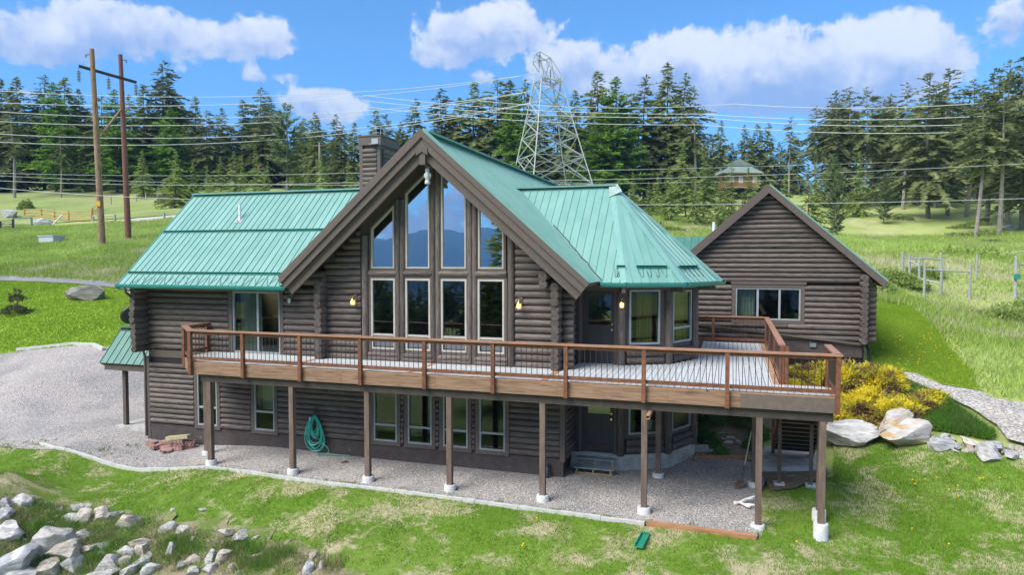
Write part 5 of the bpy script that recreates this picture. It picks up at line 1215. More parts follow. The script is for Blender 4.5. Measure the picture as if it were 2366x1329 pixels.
m = MB(); m.add([c + x_ * -4.8 - y_ * 1 + R0, c + x_ * 3.6 - y_ * 1 + R0, c + x_ * 3.6 + y_ * 7 + R0, c + x_ * -4.8 + y_ * 7 + R0, c + x_ * -2.4 + y_ * 1.5 + R0 + Vector((0, 0, 2.0)), c + x_ * 1.0 + y_ * 1.5 + R0 + Vector((0, 0, 2.0)), c + x_ * 1.0 + y_ * 4.5 + R0 + Vector((0, 0, 2.0)), c + x_ * -2.4 + y_ * 4.5 + R0 + Vector((0, 0, 2.0))], [(0, 1, 5, 4), (1, 2, 6, 5), (2, 3, 7, 6), (3, 0, 4, 7), (3, 2, 1, 0), (4, 5, 6, 7)]); m.build('roof', M_hroof, e)
m = MB(); q0 = c + x_ * -3.4 + y_ * .8 + R0 + Vector((0, 0, 1.6)); m.prism([q0 + x_ * -.6, q0 + x_ * 2.6 + Vector((0, 0, 1.5)), q0 + x_ * 5.8], y_ * 4); m.build('upper_gable', M_hroof, e)
for u in (-3.0, -1.2, 1.6): f = MB(); f.prism([c + x_ * u + y_ * -.06 + Vector((0, 0, .8)), c + x_ * (u + .9) + y_ * -.06 + Vector((0, 0, .8)), c + x_ * (u + .9) + y_ * -.06 + Vector((0, 0, 2.2)), c + x_ * u + y_ * -.06 + Vector((0, 0, 2.2))], y_ * .05); w_ = f.build('window', M_white, e)
c2 = at(1312, 438, 150); m = MB(); m.prism([c2 - RT * 3, c2 + RT * 3, c2 + RT * 3 + Vector((0, 0, 1.6)), c2 + Vector((0, 0, 2.6)), c2 - RT * 3 + Vector((0, 0, 1.6))], Vector((FW.x, FW.y, 0)) * 6); m.build('far_shed', M_barn, label='small reddish shed behind the legs of the lattice tower', cat='shed', origin=c2)
# ------------------------------------------------------------------ foliage material driven by a per-leaf tone
def leaf_mat(name, stops, rand=.12, trans=.38, hue=0):
    m, t, p = newmat(name); a = t.n('ShaderNodeAttribute', attribute_name='tone'); r = t.n('ShaderNodeValToRGB'); t.l(a.outputs['Fac'], r.inputs[0])
    e = r.color_ramp.elements
    while len(e) < len(stops): e.new(.5)
    for q, (pos, c) in zip(e, stops): q.position = pos; q.color = (*c, 1)
    oi = t.n('ShaderNodeObjectInfo'); f = t.math('ADD', 1 - rand, t.math('MULTIPLY', oi.outputs['Random'], 2 * rand)); cc = t.n('ShaderNodeCombineXYZ')
    for i in range(3): t.l(f, cc.inputs[i])
    col = t.mix(1.0, r.outputs[0], cc.outputs[0], 'MULTIPLY')
    d = t.n('ShaderNodeBsdfDiffuse'); t.l(col, d.inputs[0]); tr = t.n('ShaderNodeBsdfTranslucent'); t.l(col, tr.inputs[0])
    mx = t.n('ShaderNodeMixShader'); mx.inputs[0].default_value = trans; t.l(d.outputs[0], mx.inputs[1]); t.l(tr.outputs[0], mx.inputs[2])
    t.l(mx.outputs[0], m.node_tree.nodes['Material Output'].inputs[0]); m.node_tree.nodes.remove(p); return m
LM = {'fir': leaf_mat('fir_needles', [(0, (.10, .13, .044)), (.5, (.19, .23, .078)), (1, (.29, .325, .125))], .2),
      'olive': leaf_mat('olive_needles', [(0, (.095, .118, .05)), (.5, (.168, .198, .082)), (1, (.27, .30, .13))], .2),
      'larch': leaf_mat('larch_needles', [(0, (.095, .19, .03)), (.5, (.165, .30, .045)), (1, (.25, .40, .08))], .15),
      'pine': leaf_mat('pine_needles', [(0, (.10, .145, .07)), (.5, (.175, .23, .105)), (1, (.26, .31, .15))], .15),
      'young': leaf_mat('young_needles', [(0, (.17, .23, .065)), (.5, (.29, .38, .11)), (1, (.40, .48, .17))], .2),
      'gold': leaf_mat('golden_juniper', [(0, (.18, .11, .06)), (.22, (.32, .22, .10)), (.40, (.42, .35, .10)), (.58, (.52, .50, .06)), (.76, (.74, .64, .05)), (1, (.85, .72, .07))], 0),
      'shrub': leaf_mat('shrub_leaves', [(0, (.07, .14, .04)), (.5, (.14, .26, .07)), (1, (.23, .38, .13))], .1),
      'lawn': leaf_mat('lawn_blades', [(0, (.46, .40, .22)), (.18, (.36, .35, .12)), (.4, (.13, .25, .02)), (.7, (.18, .36, .03)), (1, (.30, .48, .06))], 0, .35),
      'mown': leaf_mat('mown_blades', [(0, (.38, .36, .16)), (.3, (.20, .31, .03)), (.6, (.26, .39, .04)), (1, (.34, .47, .06))], 0, .35),
      'tall': leaf_mat('meadow_grass', [(0, (.62, .58, .40)), (.25, (.50, .50, .26)), (.42, (.25, .36, .07)), (.7, (.35, .48, .10)), (1, (.48, .59, .19))], 0, .35),
      'rough': leaf_mat('dark_grass', [(0, (.40, .34, .2)), (.15, (.20, .24, .08)), (.3, (.07, .17, .03)), (.7, (.13, .27, .04)), (1, (.22, .38, .07))], 0, .35)}
M_bark = mat('bark', (.10, .08, .065), (.20, .165, .14), scale=(3, 3, .7), ns=3, detail=6, rough=.95, bump=.4)
M_bark2 = mat('pale_bark', (.20, .18, .155), (.33, .30, .265), scale=(3, 3, .7), ns=3, detail=6, rough=.95, bump=.3)

def conifer(kind, seed):
    g = np.random.default_rng(seed); Hh = 20.0
    P = dict(fir=(.07, .28, 64, 1.35, -.22, .72), olive=(.17, .27, 60, 1.7, -.15, .62), sparse=(.36, .22, 42, 1.6, -.12, .5), larch=(.06, .25, 62, 1.35, -.05, .65), pine=(.24, .24, 36, 1.2, .25, .5), young=(.02, .25, 46, .9, -.1, 1.0), bush=(.0, .36, 40, 1.1, .35, .8))[kind]
    cb, mr, nw, dens, rise, tap = P
    V, T, C = [], [], []
    bend = g.normal(0, .3, 2); lob = g.uniform(0, 6.28, 3); la_ = g.uniform(.1, .32, 3); mr *= g.uniform(.88, 1.12); cb = max(0, cb + g.uniform(-.05, .09))
    def axis_at(z): k = z / Hh; return np.array([bend[0] * np.sin(k * 3), bend[1] * np.sin(k * 2.3), z])
    for i in range(nw):
        t = (i + g.uniform(0, .8)) / nw; z = Hh * (cb + (1 - cb) * t ** .95); k = min((z / Hh - cb) / (1 - cb), 1)
        if kind in ('bush',): env = (1 - k ** 2.2) ** .5 * (.75 + .25 * k)
        elif kind in ('pine',): env = (np.sin(np.pi * min(1, k * .9 + .12)) ** .7)
        elif kind in ('olive', 'sparse'): env = min(1, k * 4 + .35) * (1 - k) ** tap + .03
        else: env = min(1, k * 6 + .5) * (1 - k) ** tap + .02
        nb = int(max(3, round((6.5 if kind not in ('sparse', 'pine') else 4.2) * (.55 + .6 * (1 - k)))))
        for b in range(nb):
            if kind in ('sparse', 'olive', 'pine') and g.random() < .22: continue
            az_ = g.uniform(0, 2 * np.pi); L = Hh * mr * env * g.uniform(.5, 1.15) * (1 + la_[0] * np.cos(az_ - lob[0]) + la_[1] * np.cos(z * .9 + lob[1] + az_) + la_[2] * np.sin(z * 2.1 + lob[2])); el_ = rise + .5 * k + g.normal(0, .12)
            d = np.array([np.cos(az_) * np.cos(el_), np.sin(az_) * np.cos(el_), np.sin(el_)]); side = np.array([-np.sin(az_), np.cos(az_), 0])
            o = axis_at(z); tone = np.clip(g.normal(.48, .2), 0, 1)
            ns_ = max(2, int(L / .55 * dens))
            for s in range(ns_):
                f = .22 + .78 * (s + g.uniform(0, 1)) / ns_; sag = -.28 * L * f * f if kind not in ('pine', 'bush', 'larch') else -.08 * L * f * f
                c = o + d * (L * f) + np.array([0, 0, sag])
                sz = (.40 + .58 * (1 - f * .55) * min(L, 4.0) / 3.0) * g.uniform(.7, 1.25)
                if kind == 'pine': sz *= 1.15
                if kind in ('sparse', 'olive'): sz *= .8
                for sg in (-1, 1):
                    tip = c + d * sz * g.uniform(.5, .95) + side * (sg * sz * g.uniform(.45, .95)) + np.array([0, 0, g.normal(-.12, .16) * sz])
                    w_ = sz * g.uniform(.30, .46); up = np.array([g.normal(0, .3), g.normal(0, .3), 1.0])
                    base = len(V); V += [c - d * .15 * sz + up * w_ * .5, c + d * .25 * sz - up * w_ * .5, tip]; T.append((base, base + 1, base + 2)); C += [np.clip(tone + g.normal(0, .12), 0, 1)] * 3
                if kind in ('pine', 'larch', 'bush', 'young') or g.random() < .4:
                    q = g.normal(0, 1, 3); q /= np.linalg.norm(q); q[2] = abs(q[2]); tip = c + q * sz * .8; r_ = np.cross(q, [0, 0, 1.]); r_ /= (np.linalg.norm(r_) + 1e-6)
                    base = len(V); V += [c - r_ * sz * .3, c + r_ * sz * .3, tip]; T.append((base, base + 1, base + 2)); C += [np.clip(tone + .1 + g.normal(0, .1), 0, 1)] * 3
    # leader
    for i in range(8 if kind != 'bush' else 0):
        z = Hh * (1 - .012 * i); a = g.uniform(0, 6.28); c = axis_at(z); tip = c + np.array([np.cos(a), np.sin(a), .8]) * (.22 + .07 * i); base = len(V); V += [c + [0, 0, .15], c - [0, 0, .15], tip]; T.append((base, base + 1, base + 2)); C += [.5] * 3
    root = empty('conifer', (0, 0, 0))
    m = MB(); tr = {'sparse': .26, 'olive': .27, 'pine': .26, 'young': .2, 'bush': .25}.get(kind, .28); hh = Hh * (.98 if kind != 'bush' else .8)
    m.tube([tuple(axis_at(hh * q)) if q > 0 else (0, 0, -.8) for q in (0, .02, .2, .4, .6, .8, 1)], [tr * 1.35, tr * 1.1, tr, tr * .8, tr * .55, tr * .3, .03], 7)
    if kind in ('sparse', 'olive', 'pine'):      # dead lower limbs
        for _ in range(12):
            z = Hh * g.uniform(.12, max(cb, .3)); a = g.uniform(0, 6.28); L = g.uniform(.5, 2.0); o = axis_at(z); m.tube([tuple(o), (o[0] + math.cos(a) * L, o[1] + math.sin(a) * L, z + L * g.uniform(-.3, .15))], [.045, .012], 4)
    m.build('trunk', M_bark2 if kind in ('sparse', 'pine') else M_bark, root, smooth=True)
    npmesh('crown', np.array(V), np.array(T), LM[{'sparse': 'olive', 'bush': 'pine'}.get(kind, kind)], root, C)
    return root
PROTO = {k: [conifer(k, 100 * i + j) for j in range(n)] for i, (k, n) in enumerate((('fir', 6), ('olive', 5), ('sparse', 6), ('larch', 3), ('pine', 2), ('young', 4), ('bush', 1)))}
USED = set(); NAMES = {'fir': 'fir_tree', 'olive': 'fir_tree', 'sparse': 'fir_tree', 'larch': 'larch_tree', 'pine': 'pine_tree', 'young': 'young_fir', 'bush': 'juniper_tree'}
def plant(kind, loc, height, label, group, cat='tree', var=None, wide=1.0):
    i = rnd.randrange(len(PROTO[kind])) if var is None else var % len(PROTO[kind]); src = PROTO[kind][i]
    if src.name in USED:
        o = src.copy(); COL.objects.link(o)
        for c in src.children: d = c.copy(); COL.objects.link(d); d.parent = o
        o.name = NAMES[kind]
    else:
        o = src; nm = o.name; o.name = NAMES[kind]; USED.add(o.name)
    o.location = loc; s = height / 20.0; w_ = s * wide * rnd.uniform(.9, 1.15); o.scale = (w_, w_, s); o.rotation_euler = (rnd.gauss(0, .015), rnd.gauss(0, .015), rnd.uniform(0, 6.28))
    for k in ('label', 'category', 'group'):
        if k in o: del o[k]
    return tag(o, label, cat, group)
def tree_at(kind, px, top, D, label, group, **kw):
    b = at(px, 500, D); z = h1(b.x, b.y); t = at(px, top, D)
    return plant(kind, (b.x, b.y, z - .1), max(t.z - z + .1, 2.0), label, group, **kw)
LF = {'fir': ('tall dark green fir in the forest beyond the pasture and wooden power poles', 'dark firs in the forest beyond the pasture'), 'olive': ('tall olive-tinged fir in the forest beyond the pasture and wooden power poles', 'olive firs in the forest beyond the pasture')}
LB_ = ('bright green larch among the dark firs beyond the pasture', 'larches beyond the pasture')
CF = {'fir': ('tall dark green fir in the belt behind the steep gable and lattice tower', 'dark firs in the belt behind the tower'), 'olive': ('tall olive-tinged fir in the belt behind the steep gable and lattice tower', 'olive firs in the belt behind the tower')}
RF = {'sparse': ('tall thin fir with bare lower trunk in the open wood beyond the meadow', 'bare-trunked firs beyond the meadow'), 'olive': ('fuller olive fir with branches low on its trunk in the wood beyond the meadow', 'fuller firs beyond the meadow')}
SF = ('slender fir on the skyline around the hillside house', 'firs around the hillside house')
for i, (x, top) in enumerate([(-40, 190), (15, 186), (48, 182), (105, 176), (155, 182), (190, 208), (245, 222), (305, 222), (335, 198), (372, 145), (405, 184), (455, 226), (485, 256), (515, 250), (565, 234), (605, 206), (632, 226), (735, 272), (790, 292), (700, 275)]):
    kd = 'fir' if i % 3 else 'olive'; tree_at(kd, x, top, 122 + (i * 37 % 17), *LF[kd], var=i)
for x, top in ((132, 195), (272, 212), (395, 250)): tree_at('larch', x, top, 118 + rnd.uniform(0, 8), *LB_)
for i in range(64):
    x = rnd.uniform(-120, 900); kd = rnd.choice(('fir', 'olive', 'fir')); tree_at(kd, x, rnd.uniform(240, 330) + max(0, (x - 550)) * .09, rnd.uniform(126, 185), *LF[kd])
UL = ('young fir growing under the tall forest beyond the pasture', 'young firs under the forest beyond the pasture')
for i in range(34): tree_at('young', rnd.uniform(170, 900), rnd.uniform(330, 400), rnd.uniform(108, 150), *UL, wide=1.1)
tree_at('pine', 664, 240, 104, 'grey-green pine with a bare pale trunk above the left roof ridge', None, wide=.95)
tree_at('sparse', 35, 225, 112, 'tall fir with a pale bare trunk at the barn end of the forest', None)
tree_at('sparse', 142, 300, 112, 'slim bare trunk with a small crown in front of the barn', None)
for i, (x, top) in enumerate([(868, 256), (898, 266), (925, 282), (965, 230), (1020, 208), (1060, 228), (1090, 192), (1160, 182), (1190, 188), (1216, 186), (1290, 225), (1330, 212), (1385, 168), (1490, 178), (1540, 150), (1578, 172)]):
    kd = ('fir', 'olive', 'fir')[i % 3]; tree_at(kd, x, top, 122 + (i * 29 % 15), *CF[kd], var=i)
for i in range(26): kd = rnd.choice(('fir', 'olive')); tree_at(kd, rnd.uniform(930, 1620), rnd.uniform(250, 330), rnd.uniform(126, 165), *CF[kd])
CL_ = ('large bright green larch standing right beside the lattice tower', 'larches beside the lattice tower')
for x, top in ((1415, 182), (1380, 262), (1185, 225)): tree_at('larch', x, top, 116 + rnd.uniform(0, 5), *CL_, wide=1.1)
tree_at('sparse', 1608, 202, 120, 'narrow lone fir with a bare pointed top near the bay roof', None, wide=.8)
for x, top in ((1660, 280), (1710, 292), (1745, 288), (1778, 285), (1690, 330), (1635, 310), (1840, 320), (1800, 330)): tree_at('fir', x, top, 160, *SF, wide=.9)
tree_at('sparse', 1822, 272, 150, 'thin leaning fir with few branches on the skyline', None, wide=.8)
tree_at('sparse', 1886, 247, 125, 'slim fir with drooping sparse branches at the wood edge', None, wide=.9)
for i, (x, top, D) in enumerate([(1930, 212, 112), (1962, 206, 118), (1992, 204, 110), (2050, 222, 118), (2085, 196, 108), (2120, 230, 112), (2145, 172, 96), (2190, 162, 98), (2232, 190, 96), (2280, 166, 88), (2330, 142, 86), (2362, 130, 82), (2400, 150, 80), (2255, 200, 78), (2310, 190, 78), (2160, 200, 108), (2020, 235, 122), (1910, 235, 125)]):
    kd = 'sparse' if i % 3 else 'olive'; tree_at(kd, x, top, D, *RF[kd], var=i)
for i in range(52): kd = rnd.choice(('sparse', 'olive', 'sparse')); tree_at(kd, rnd.uniform(1890, 2500), rnd.uniform(215, 300), rnd.uniform(112, 165), *RF[kd])
YF = ('young bushy fir at the forest edge above the green roof', 'young firs above the green roof')
for x, top, D in ((545, 350, 100), (590, 335, 104), (620, 372, 98), (510, 362, 104), (690, 345, 104), (742, 372, 98), (805, 372, 104), (480, 385, 106)): tree_at('young', x, top, D, *YF)
tree_at('young', 402, 345, 92, 'broad grey-green young fir between the power poles and the roof', None, wide=1.15); tree_at('young', 445, 375, 92, 'bright green young fir touching the roof ridge line', None, wide=1.1)
YC = ('young fir on the grassy slope between the bay roof and garage', 'young firs between bay roof and garage')
for x, top, D in ((1585, 330, 98), (1625, 335, 96), (1550, 385, 92), (1600, 400, 88), (1665, 412, 86), (1690, 372, 100), (1728, 388, 92), (1500, 420, 100), (1745, 410, 96), (1460, 400, 108), (1520, 400, 104)): tree_at('young', x, top, D, *YC)
UR = ('young fir growing under the bare-trunked wood', 'young firs under the bare-trunked wood')
for i in range(22): tree_at('young', rnd.uniform(1880, 2450), rnd.uniform(330, 420), rnd.uniform(112, 150), *UR, wide=1.1)
tree_at('bush', 1935, 365, 72, 'big grey-green bushy juniper tree on the slope behind the garage roof', None, wide=.62)
tree_at('young', 1865, 380, 78, 'olive bushy fir behind the garage roof peak', None, wide=1.2); tree_at('young', 1815, 400, 80, 'dark low fir behind the garage roof peak', None, wide=1.2)
tree_at('bush', 2042, 405, 92, 'dark round bush below the bare-trunked wood', None, wide=.9)
tree_at('young', 1985, 350, 100, 'light green young fir at the edge of the bare-trunked wood', None)
# woods down the hill behind the camera, mirrored in the windows
BF = ('fir in the woods down the hill facing the deck', 'woods down the hill facing the deck')
for i in range(90):
    x = rnd.uniform(-230, 60); y = rnd.uniform(-200, -105); plant(rnd.choice(('fir', 'olive', 'fir')), (x, y, h1(x, y) - .2), rnd.uniform(12, 19), *BF)
x, y = -6.3, -42.0; plant('fir', (x, y, h1(x, y) - .2), 20.0, 'large lone fir on the slope below the front lawn', None)
x, y = -34.0, -60.0; plant('fir', (x, y, h1(x, y) - .2), 13.0, 'smaller fir on the slope below the front lawn', None)

# ------------------------------------------------------------------ rocks
def rock_mat(name, c1, c2, c3): return mat(name, c1, c2, ns=2.2, detail=9, rough=.9, bump=1.0, bscale=9, rand=.18, c3=c3, s3=1.7, t3=(.50, .62), scale=(1, 1, 2.2))
RM = [rock_mat('pale_rock', (.40, .385, .36), (.56, .55, .52), (.30, .29, .28)), rock_mat('grey_rock', (.25, .255, .27), (.38, .385, .395), (.48, .47, .45)), rock_mat('tan_rock', (.40, .35, .28), (.55, .50, .42), (.30, .27, .24)), rock_mat('ochre_rock', (.38, .35, .31), (.50, .48, .45), (.42, .27, .10)), rock_mat('mossy_rock', (.14, .14, .125), (.26, .26, .24), (.20, .15, .06))]
def rock_mesh(seed, cuts=13, flat=1.0):
    import bmesh
    g = random.Random(seed); bm = bmesh.new(); bmesh.ops.create_icosphere(bm, subdivisions=4, radius=1)
    pls = []
    for _ in range(cuts): v = Vector((g.gauss(0, 1), g.gauss(0, 1), g.gauss(0, .8))).normalized(); pls.append((v, g.uniform(.45, .80)))
    off = Vector((seed * 3.1, seed * 1.7, 0)); sax = Vector((g.gauss(0, .35), g.gauss(0, .35), 1)).normalized()
    for v in bm.verts:
        p = v.co.copy()
        for n_, d in pls:
            k = p.dot(n_) - d
            if k > 0: p -= n_ * k
        p *= 1 + .10 * noise.fractal(p * 1.6 + off, 1, 2, 4)
        st = (p.dot(sax) * 5.5 + noise.noise(p * 1.3 + off) * 1.2); p *= 1 + .035 * (abs((st % 1) - .5) * 2 - .5) + .022 * noise.fractal(p * 7 + off, .9, 2, 3)
        v.co = p
    me = bpy.data.meshes.new('rock'); bm.to_mesh(me); bm.free()
    me.polygons.foreach_set('use_smooth', [True] * len(me.polygons)); me.set_sharp_from_angle(angle=rad(28)); return me
RK = [rock_mesh(i) for i in range(9)]
def rock(p, sx, sy, sz, mi, label, group=None, rz=None, seed=None, sink=.25, tilt=.15, name='rock', cat='rock'):
    me = RK[rnd.randrange(9) if seed is None else seed % 9]
    key = f'{me.name}|{mi}'
    if key not in RC: q = me.copy(); q.materials.clear(); q.materials.append(RM[mi]); RC[key] = q
    o = bpy.data.objects.new(name, RC[key]); COL.objects.link(o); o.scale = (sx, sy, sz); o.location = (p[0], p[1], p[2] + sz * (1 - 2 * sink) * .8); o.rotation_euler = (rnd.gauss(0, tilt), rnd.gauss(0, tilt), rnd.uniform(0, 6.28) if rz is None else rz)
    WL[o.name] = Vector(o.location); return tag(o, label, cat, group)
RC = {}
FG = ('pale angular rock in the rubble bank below the front lawn', 'pale rocks of the rubble bank')
FGd = ('dark grey rock in the rubble bank below the front lawn', 'dark rocks of the rubble bank'); FGt = ('tan slab-like rock in the rubble bank below the front lawn', 'tan rocks of the rubble bank')
FR = [(40, 335, 85, 70, 1), (135, 322, 100, 70, 0), (30, 415, 85, 90, 1), (410, 382, 60, 40, 0), (565, 362, 110, 50, 0), (500, 430, 110, 80, 0), (580, 420, 95, 120, 2), (690, 405, 105, 95, 2), (770, 418, 85, 55, 1), (870, 462, 140, 95, 2), (400, 575, 175, 220, 0), (470, 655, 150, 130, 2), (60, 520, 160, 120, 0), (70, 725, 230, 180, 1), (340, 775, 155, 135, 2), (490, 740, 135, 125, 0), (130, 812, 210, 70, 0), (712, 622, 90, 65, 1), (750, 742, 135, 105, 0), (845, 672, 105, 75, 0), (855, 738, 75, 75, 2), (970, 652, 85, 95, 2), (952, 742, 105, 85, 1), (1015, 692, 85, 60, 2), (950, 600, 125, 85, 2), (1160, 497, 115, 65, 0), (1255, 518, 72, 62, 0), (1167, 657, 62, 105, 0), (1045, 782, 95, 85, 0), (880, 802, 125, 55, 0), (700, 812, 185, 45, 0), (1560, 528, 95, 80, 2), (1645, 557, 98, 72, 0), (1745, 572, 52, 50, 0), (1840, 582, 32, 32, 0), (1320, 722, 82, 82, 2), (1440, 702, 82, 100, 0), (1535, 692, 92, 92, 2), (1450, 782, 92, 62, 0), (1975, 602, 42, 40, 2), (2065, 647, 32, 32, 0), (2145, 692, 62, 82, 2), (2110, 782, 82, 120, 1), (2195, 772, 52, 82, 2), (600, 640, 100, 70, 2), (560, 560, 90, 70, 0), (240, 690, 90, 80, 2), (1330, 800, 80, 60, 0), (210, 300, 60, 40, 2), (1390, 375, 50, 25, 0), (1180, 378, 30, 22, 0), (330, 470, 70, 50, 2), (1600, 770, 70, 50, 2), (1250, 760, 60, 60, 1)]
for i, (x, y, w_, h_, mi) in enumerate(FR):
    px, py = x / 2.9575, 1050 + (y + h_ * .35) / 2.9575; p, D = hit(px, py); s = D / FPX / 2.9575
    hw, hh = w_ * s * .86, max(.07, h_ * s * .84)
    rock(p, hw, hw * rnd.uniform(.7, 1.1), hh * .85, mi, *((FG, FGd, FGt)[mi]), sink=.36, seed=i, tilt=.22)
for i in range(70):
    px, py = rnd.uniform(0, 720), rnd.uniform(1190, 1329)
    if py < 1180 + px * .16: continue
    p, D = hit(px, py); r_ = rnd.uniform(.05, .14); rock(p, r_ * rnd.uniform(.8, 1.5), r_, r_ * rnd.uniform(.5, .9), rnd.choice((0, 0, 2)), 'small pale stone scattered through the rubble bank', 'small stones of the rubble bank', sink=.3)
# boulders
p, D = hit(205, 694); rock(p, 1.45, .8, .62, 4, 'long mossy boulder lying alone on the side lawn', rz=YAW * -1 + .12, seed=3, sink=.15, tilt=.04, name='boulder', cat='boulder')
p, D = hit(24, 503); rock(p, 1.3, 1.1, .95, 0, 'large rounded boulder beside the pasture fence', seed=5, sink=.2, name='boulder', cat='boulder')
p, D = hit(103, 519); rock(p, 1.3, .6, .5, 1, 'low dark boulder in front of the orange fence', rz=.3, seed=1, sink=.2, tilt=.03, name='boulder', cat='boulder')
p, D = hit(2330, 530); rock(p, 1.2, .9, .5, 1, 'grey boulder at the foot of the open wood', seed=6, name='boulder', cat='boulder')
# right-hand rock border
p, D = hit(1966, 1020); rock(p, 1.15, .75, .42, 0, 'large pale cracked slab stone beside the deck stairs', rz=.15, seed=2, sink=.22, tilt=.05, name='slab_stone', cat='rock')
p, D = hit(2085, 1026); rock(p, .95, .62, .50, 3, 'big ochre-stained boulder in the lawn rock border', rz=.2, seed=4, sink=.2, tilt=.05, name='boulder', cat='boulder'); rock(p + Vector((-.05, .48, .34)), .75, .5, .36, 3, 'ochre-stained boulder set behind the bigger one below the golden juniper', rz=.4, seed=7, sink=.2, name='boulder', cat='boulder')
RB_ = ('small pale rock in the border between lawn and gravel path', 'small rocks of the lawn border'); RBd = ('small dark rock in the border between lawn and gravel path', 'small dark rocks of the lawn border')
for i, (x, y, w_, h_, mi) in enumerate([(1060, 745, 65, 100, 1), (1670, 885, 80, 55, 0), (1640, 955, 190, 90, 1), (1700, 915, 120, 55, 1), (1770, 965, 75, 60, 0), (1900, 935, 195, 75, 2), (1890, 988, 85, 75, 3), (2040, 1015, 240, 110, 0), (2130, 968, 140, 75, 0), (2040, 948, 75, 42, 1), (2260, 1042, 165, 50, 0), (2250, 988, 80, 60, 3), (2335, 1005, 70, 80, 2), (1760, 1008, 60, 30, 0), (1590, 900, 80, 70, 0), (2180, 1000, 60, 40, 2), (1530, 960, 50, 60, 0), (1840, 1010, 60, 30, 0), (2400, 1040, 120, 80, 0)]):
    px, py = 1750 + x / 3.841, 780 + (y + h_ * .4) / 3.841; p, D = hit(px, py); s = D / FPX / 3.841
    rock(p, w_ * s * .78, w_ * s * .62, h_ * s * .72, mi, *(RBd if mi == 1 else RB_), sink=.22, seed=i)
# flagstones and small wall on the bank
for i, (x, y, r_) in enumerate([(1668, 1003, .16), (1690, 1012, .22), (1705, 1022, .2), (1682, 1024, .2), (1700, 1035, .22), (1712, 1030, .16), (1684, 1036, .18), (1697, 1016, .15), (1672, 1016, .15)]):
    p, D = hit(x, y); rock(p, r_, r_ * .8, .035, 0, 'thin flat flagstone on the planted bank under the deck', 'flagstones on the planted bank', sink=.0, tilt=.06, name='flagstone')
p, D = hit(1615, 1048); m = MB(); m.obox(p + Vector((0, .05, .12)), (1, .2, 0), (-.2, 1, 0), (0, 0, 1), (.28, .07, .12)); m.build('concrete_block', M_conc, label='pale concrete block at the foot of the planted bank', cat='block', origin=p)
for x, y, r_ in ((1640, 1035, .16), (1643, 1048, .15), (1600, 1055, .06), (1612, 1057, .07), (1625, 1055, .06)): p, D = hit(x, y); rock(p, r_, r_ * .9, r_ * .8, 0, 'rounded grey stone beside the pale concrete block', 'stones beside the concrete block', sink=.2)
for x, y in ((1815, 1098), (1824, 1104), (1832, 1103)): p, D = hit(x, y); rock(p, .07, .06, .035, 0, 'flat pale stone on the bare soil between the stair posts', 'flat stones between the stair posts', sink=.1)

# ------------------------------------------------------------------ grass and leaves
def noise2(x, y, s, seed):
    "value-noise fractal, about -1..1"
    out = np.zeros(len(x)); amp = 1.0
    for o in range(4):
        u, v = x * s + seed * 17.3 + o * 5.1, y * s + seed * 9.7 + o * 3.3; iu, iv = np.floor(u), np.floor(v); fu, fv = u - iu, v - iv; fu = fu * fu * (3 - 2 * fu); fv = fv * fv * (3 - 2 * fv)
        hs = lambda a, b: np.modf(np.abs(np.sin(a * 127.1 + b * 311.7 + seed) * 43758.5453))[0] * 2 - 1
        out += amp * ((hs(iu, iv) * (1 - fu) + hs(iu + 1, iv) * fu) * (1 - fv) + (hs(iu, iv + 1) * (1 - fu) + hs(iu + 1, iv + 1) * fu) * fv); amp *= .55; s = s * 2
    return out * .75
def blades(name, X, Y, hgt, wid, tone, material, label=None, cat=None, lean=.5, lift=.02, per=3, spread=.05, var=.13):
    n = len(X); X = np.repeat(X, per) + nr.normal(0, spread, n * per); Y = np.repeat(Y, per) + nr.normal(0, spread, n * per)
    hh = np.repeat(hgt, per) * nr.uniform(.55, 1.2, n * per); tn = np.clip(np.repeat(tone, per) + nr.normal(0, var, n * per), 0, 1); Zg = H(X, Y) + lift - .01
    a = nr.uniform(0, 6.28, n * per); l = nr.normal(0, lean, n * per) * hh; la = nr.uniform(0, 6.28, n * per); w_ = wid * nr.uniform(.6, 1.3, n * per)
    v = np.empty((n * per, 3, 3)); v[:, 0] = np.stack([X - np.cos(a) * w_, Y - np.sin(a) * w_, Zg], -1); v[:, 1] = np.stack([X + np.cos(a) * w_, Y + np.sin(a) * w_, Zg], -1); v[:, 2] = np.stack([X + np.cos(la) * l, Y + np.sin(la) * l, Zg + hh], -1)
    return npmesh(name, v.reshape(-1, 3), np.arange(n * per * 3).reshape(-1, 3), material, attr=np.repeat(tn, 3), kind='stuff', label=label, cat=cat)
def scatter(poly, n, excl=()):
    xs = [p[0] for p in poly]; ys = [p[1] for p in poly]; X = nr.uniform(min(xs), max(xs), n); Y = nr.uniform(min(ys), max(ys), n); ok = inside(poly, X, Y)
    for e in excl: ok &= ~inside(e, X, Y)
    return X[ok], Y[ok]
VIS = [(-9, 1.0), (-4, .3), (13, -.3), (15.3, -.5), (15.4, 3.0), (17.0, 6.4), (21, 6.6), (29, 6.5), (29, 1), (20, -4.5), (12.5, -4.3), (4, -4.2), (-4, -3.8), (-9, -2.5)]
X, Y = scatter(LAWN, 380000); ok = inside(VIS, X, Y); X, Y = X[ok], Y[ok]
dry = noise2(X, Y, .9, 3) * .5 + noise2(X, Y, 4.5, 7) * .6 + .26 * np.clip((-Y - .7) / 1.6, 0, 1) * (1 - .75 * np.clip((X - 16.5) / 2, 0, 1) * (Y > -2)) - .05
bank = np.clip((-Y - 1.9 - .10 * (X + 2)) / 1.6, -1.5, 1.2) * (X < 13)       # drier and thinner toward the rubble bank
right = np.clip((X - 15.5) / 2, 0, 1)
tone = .56 + .22 * noise2(X, Y, 1.3, 21) - np.clip(dry - .20 + .25 * bank - .42 * right * (Y > -1.2), 0, .6) * 1.6 + .06 * right
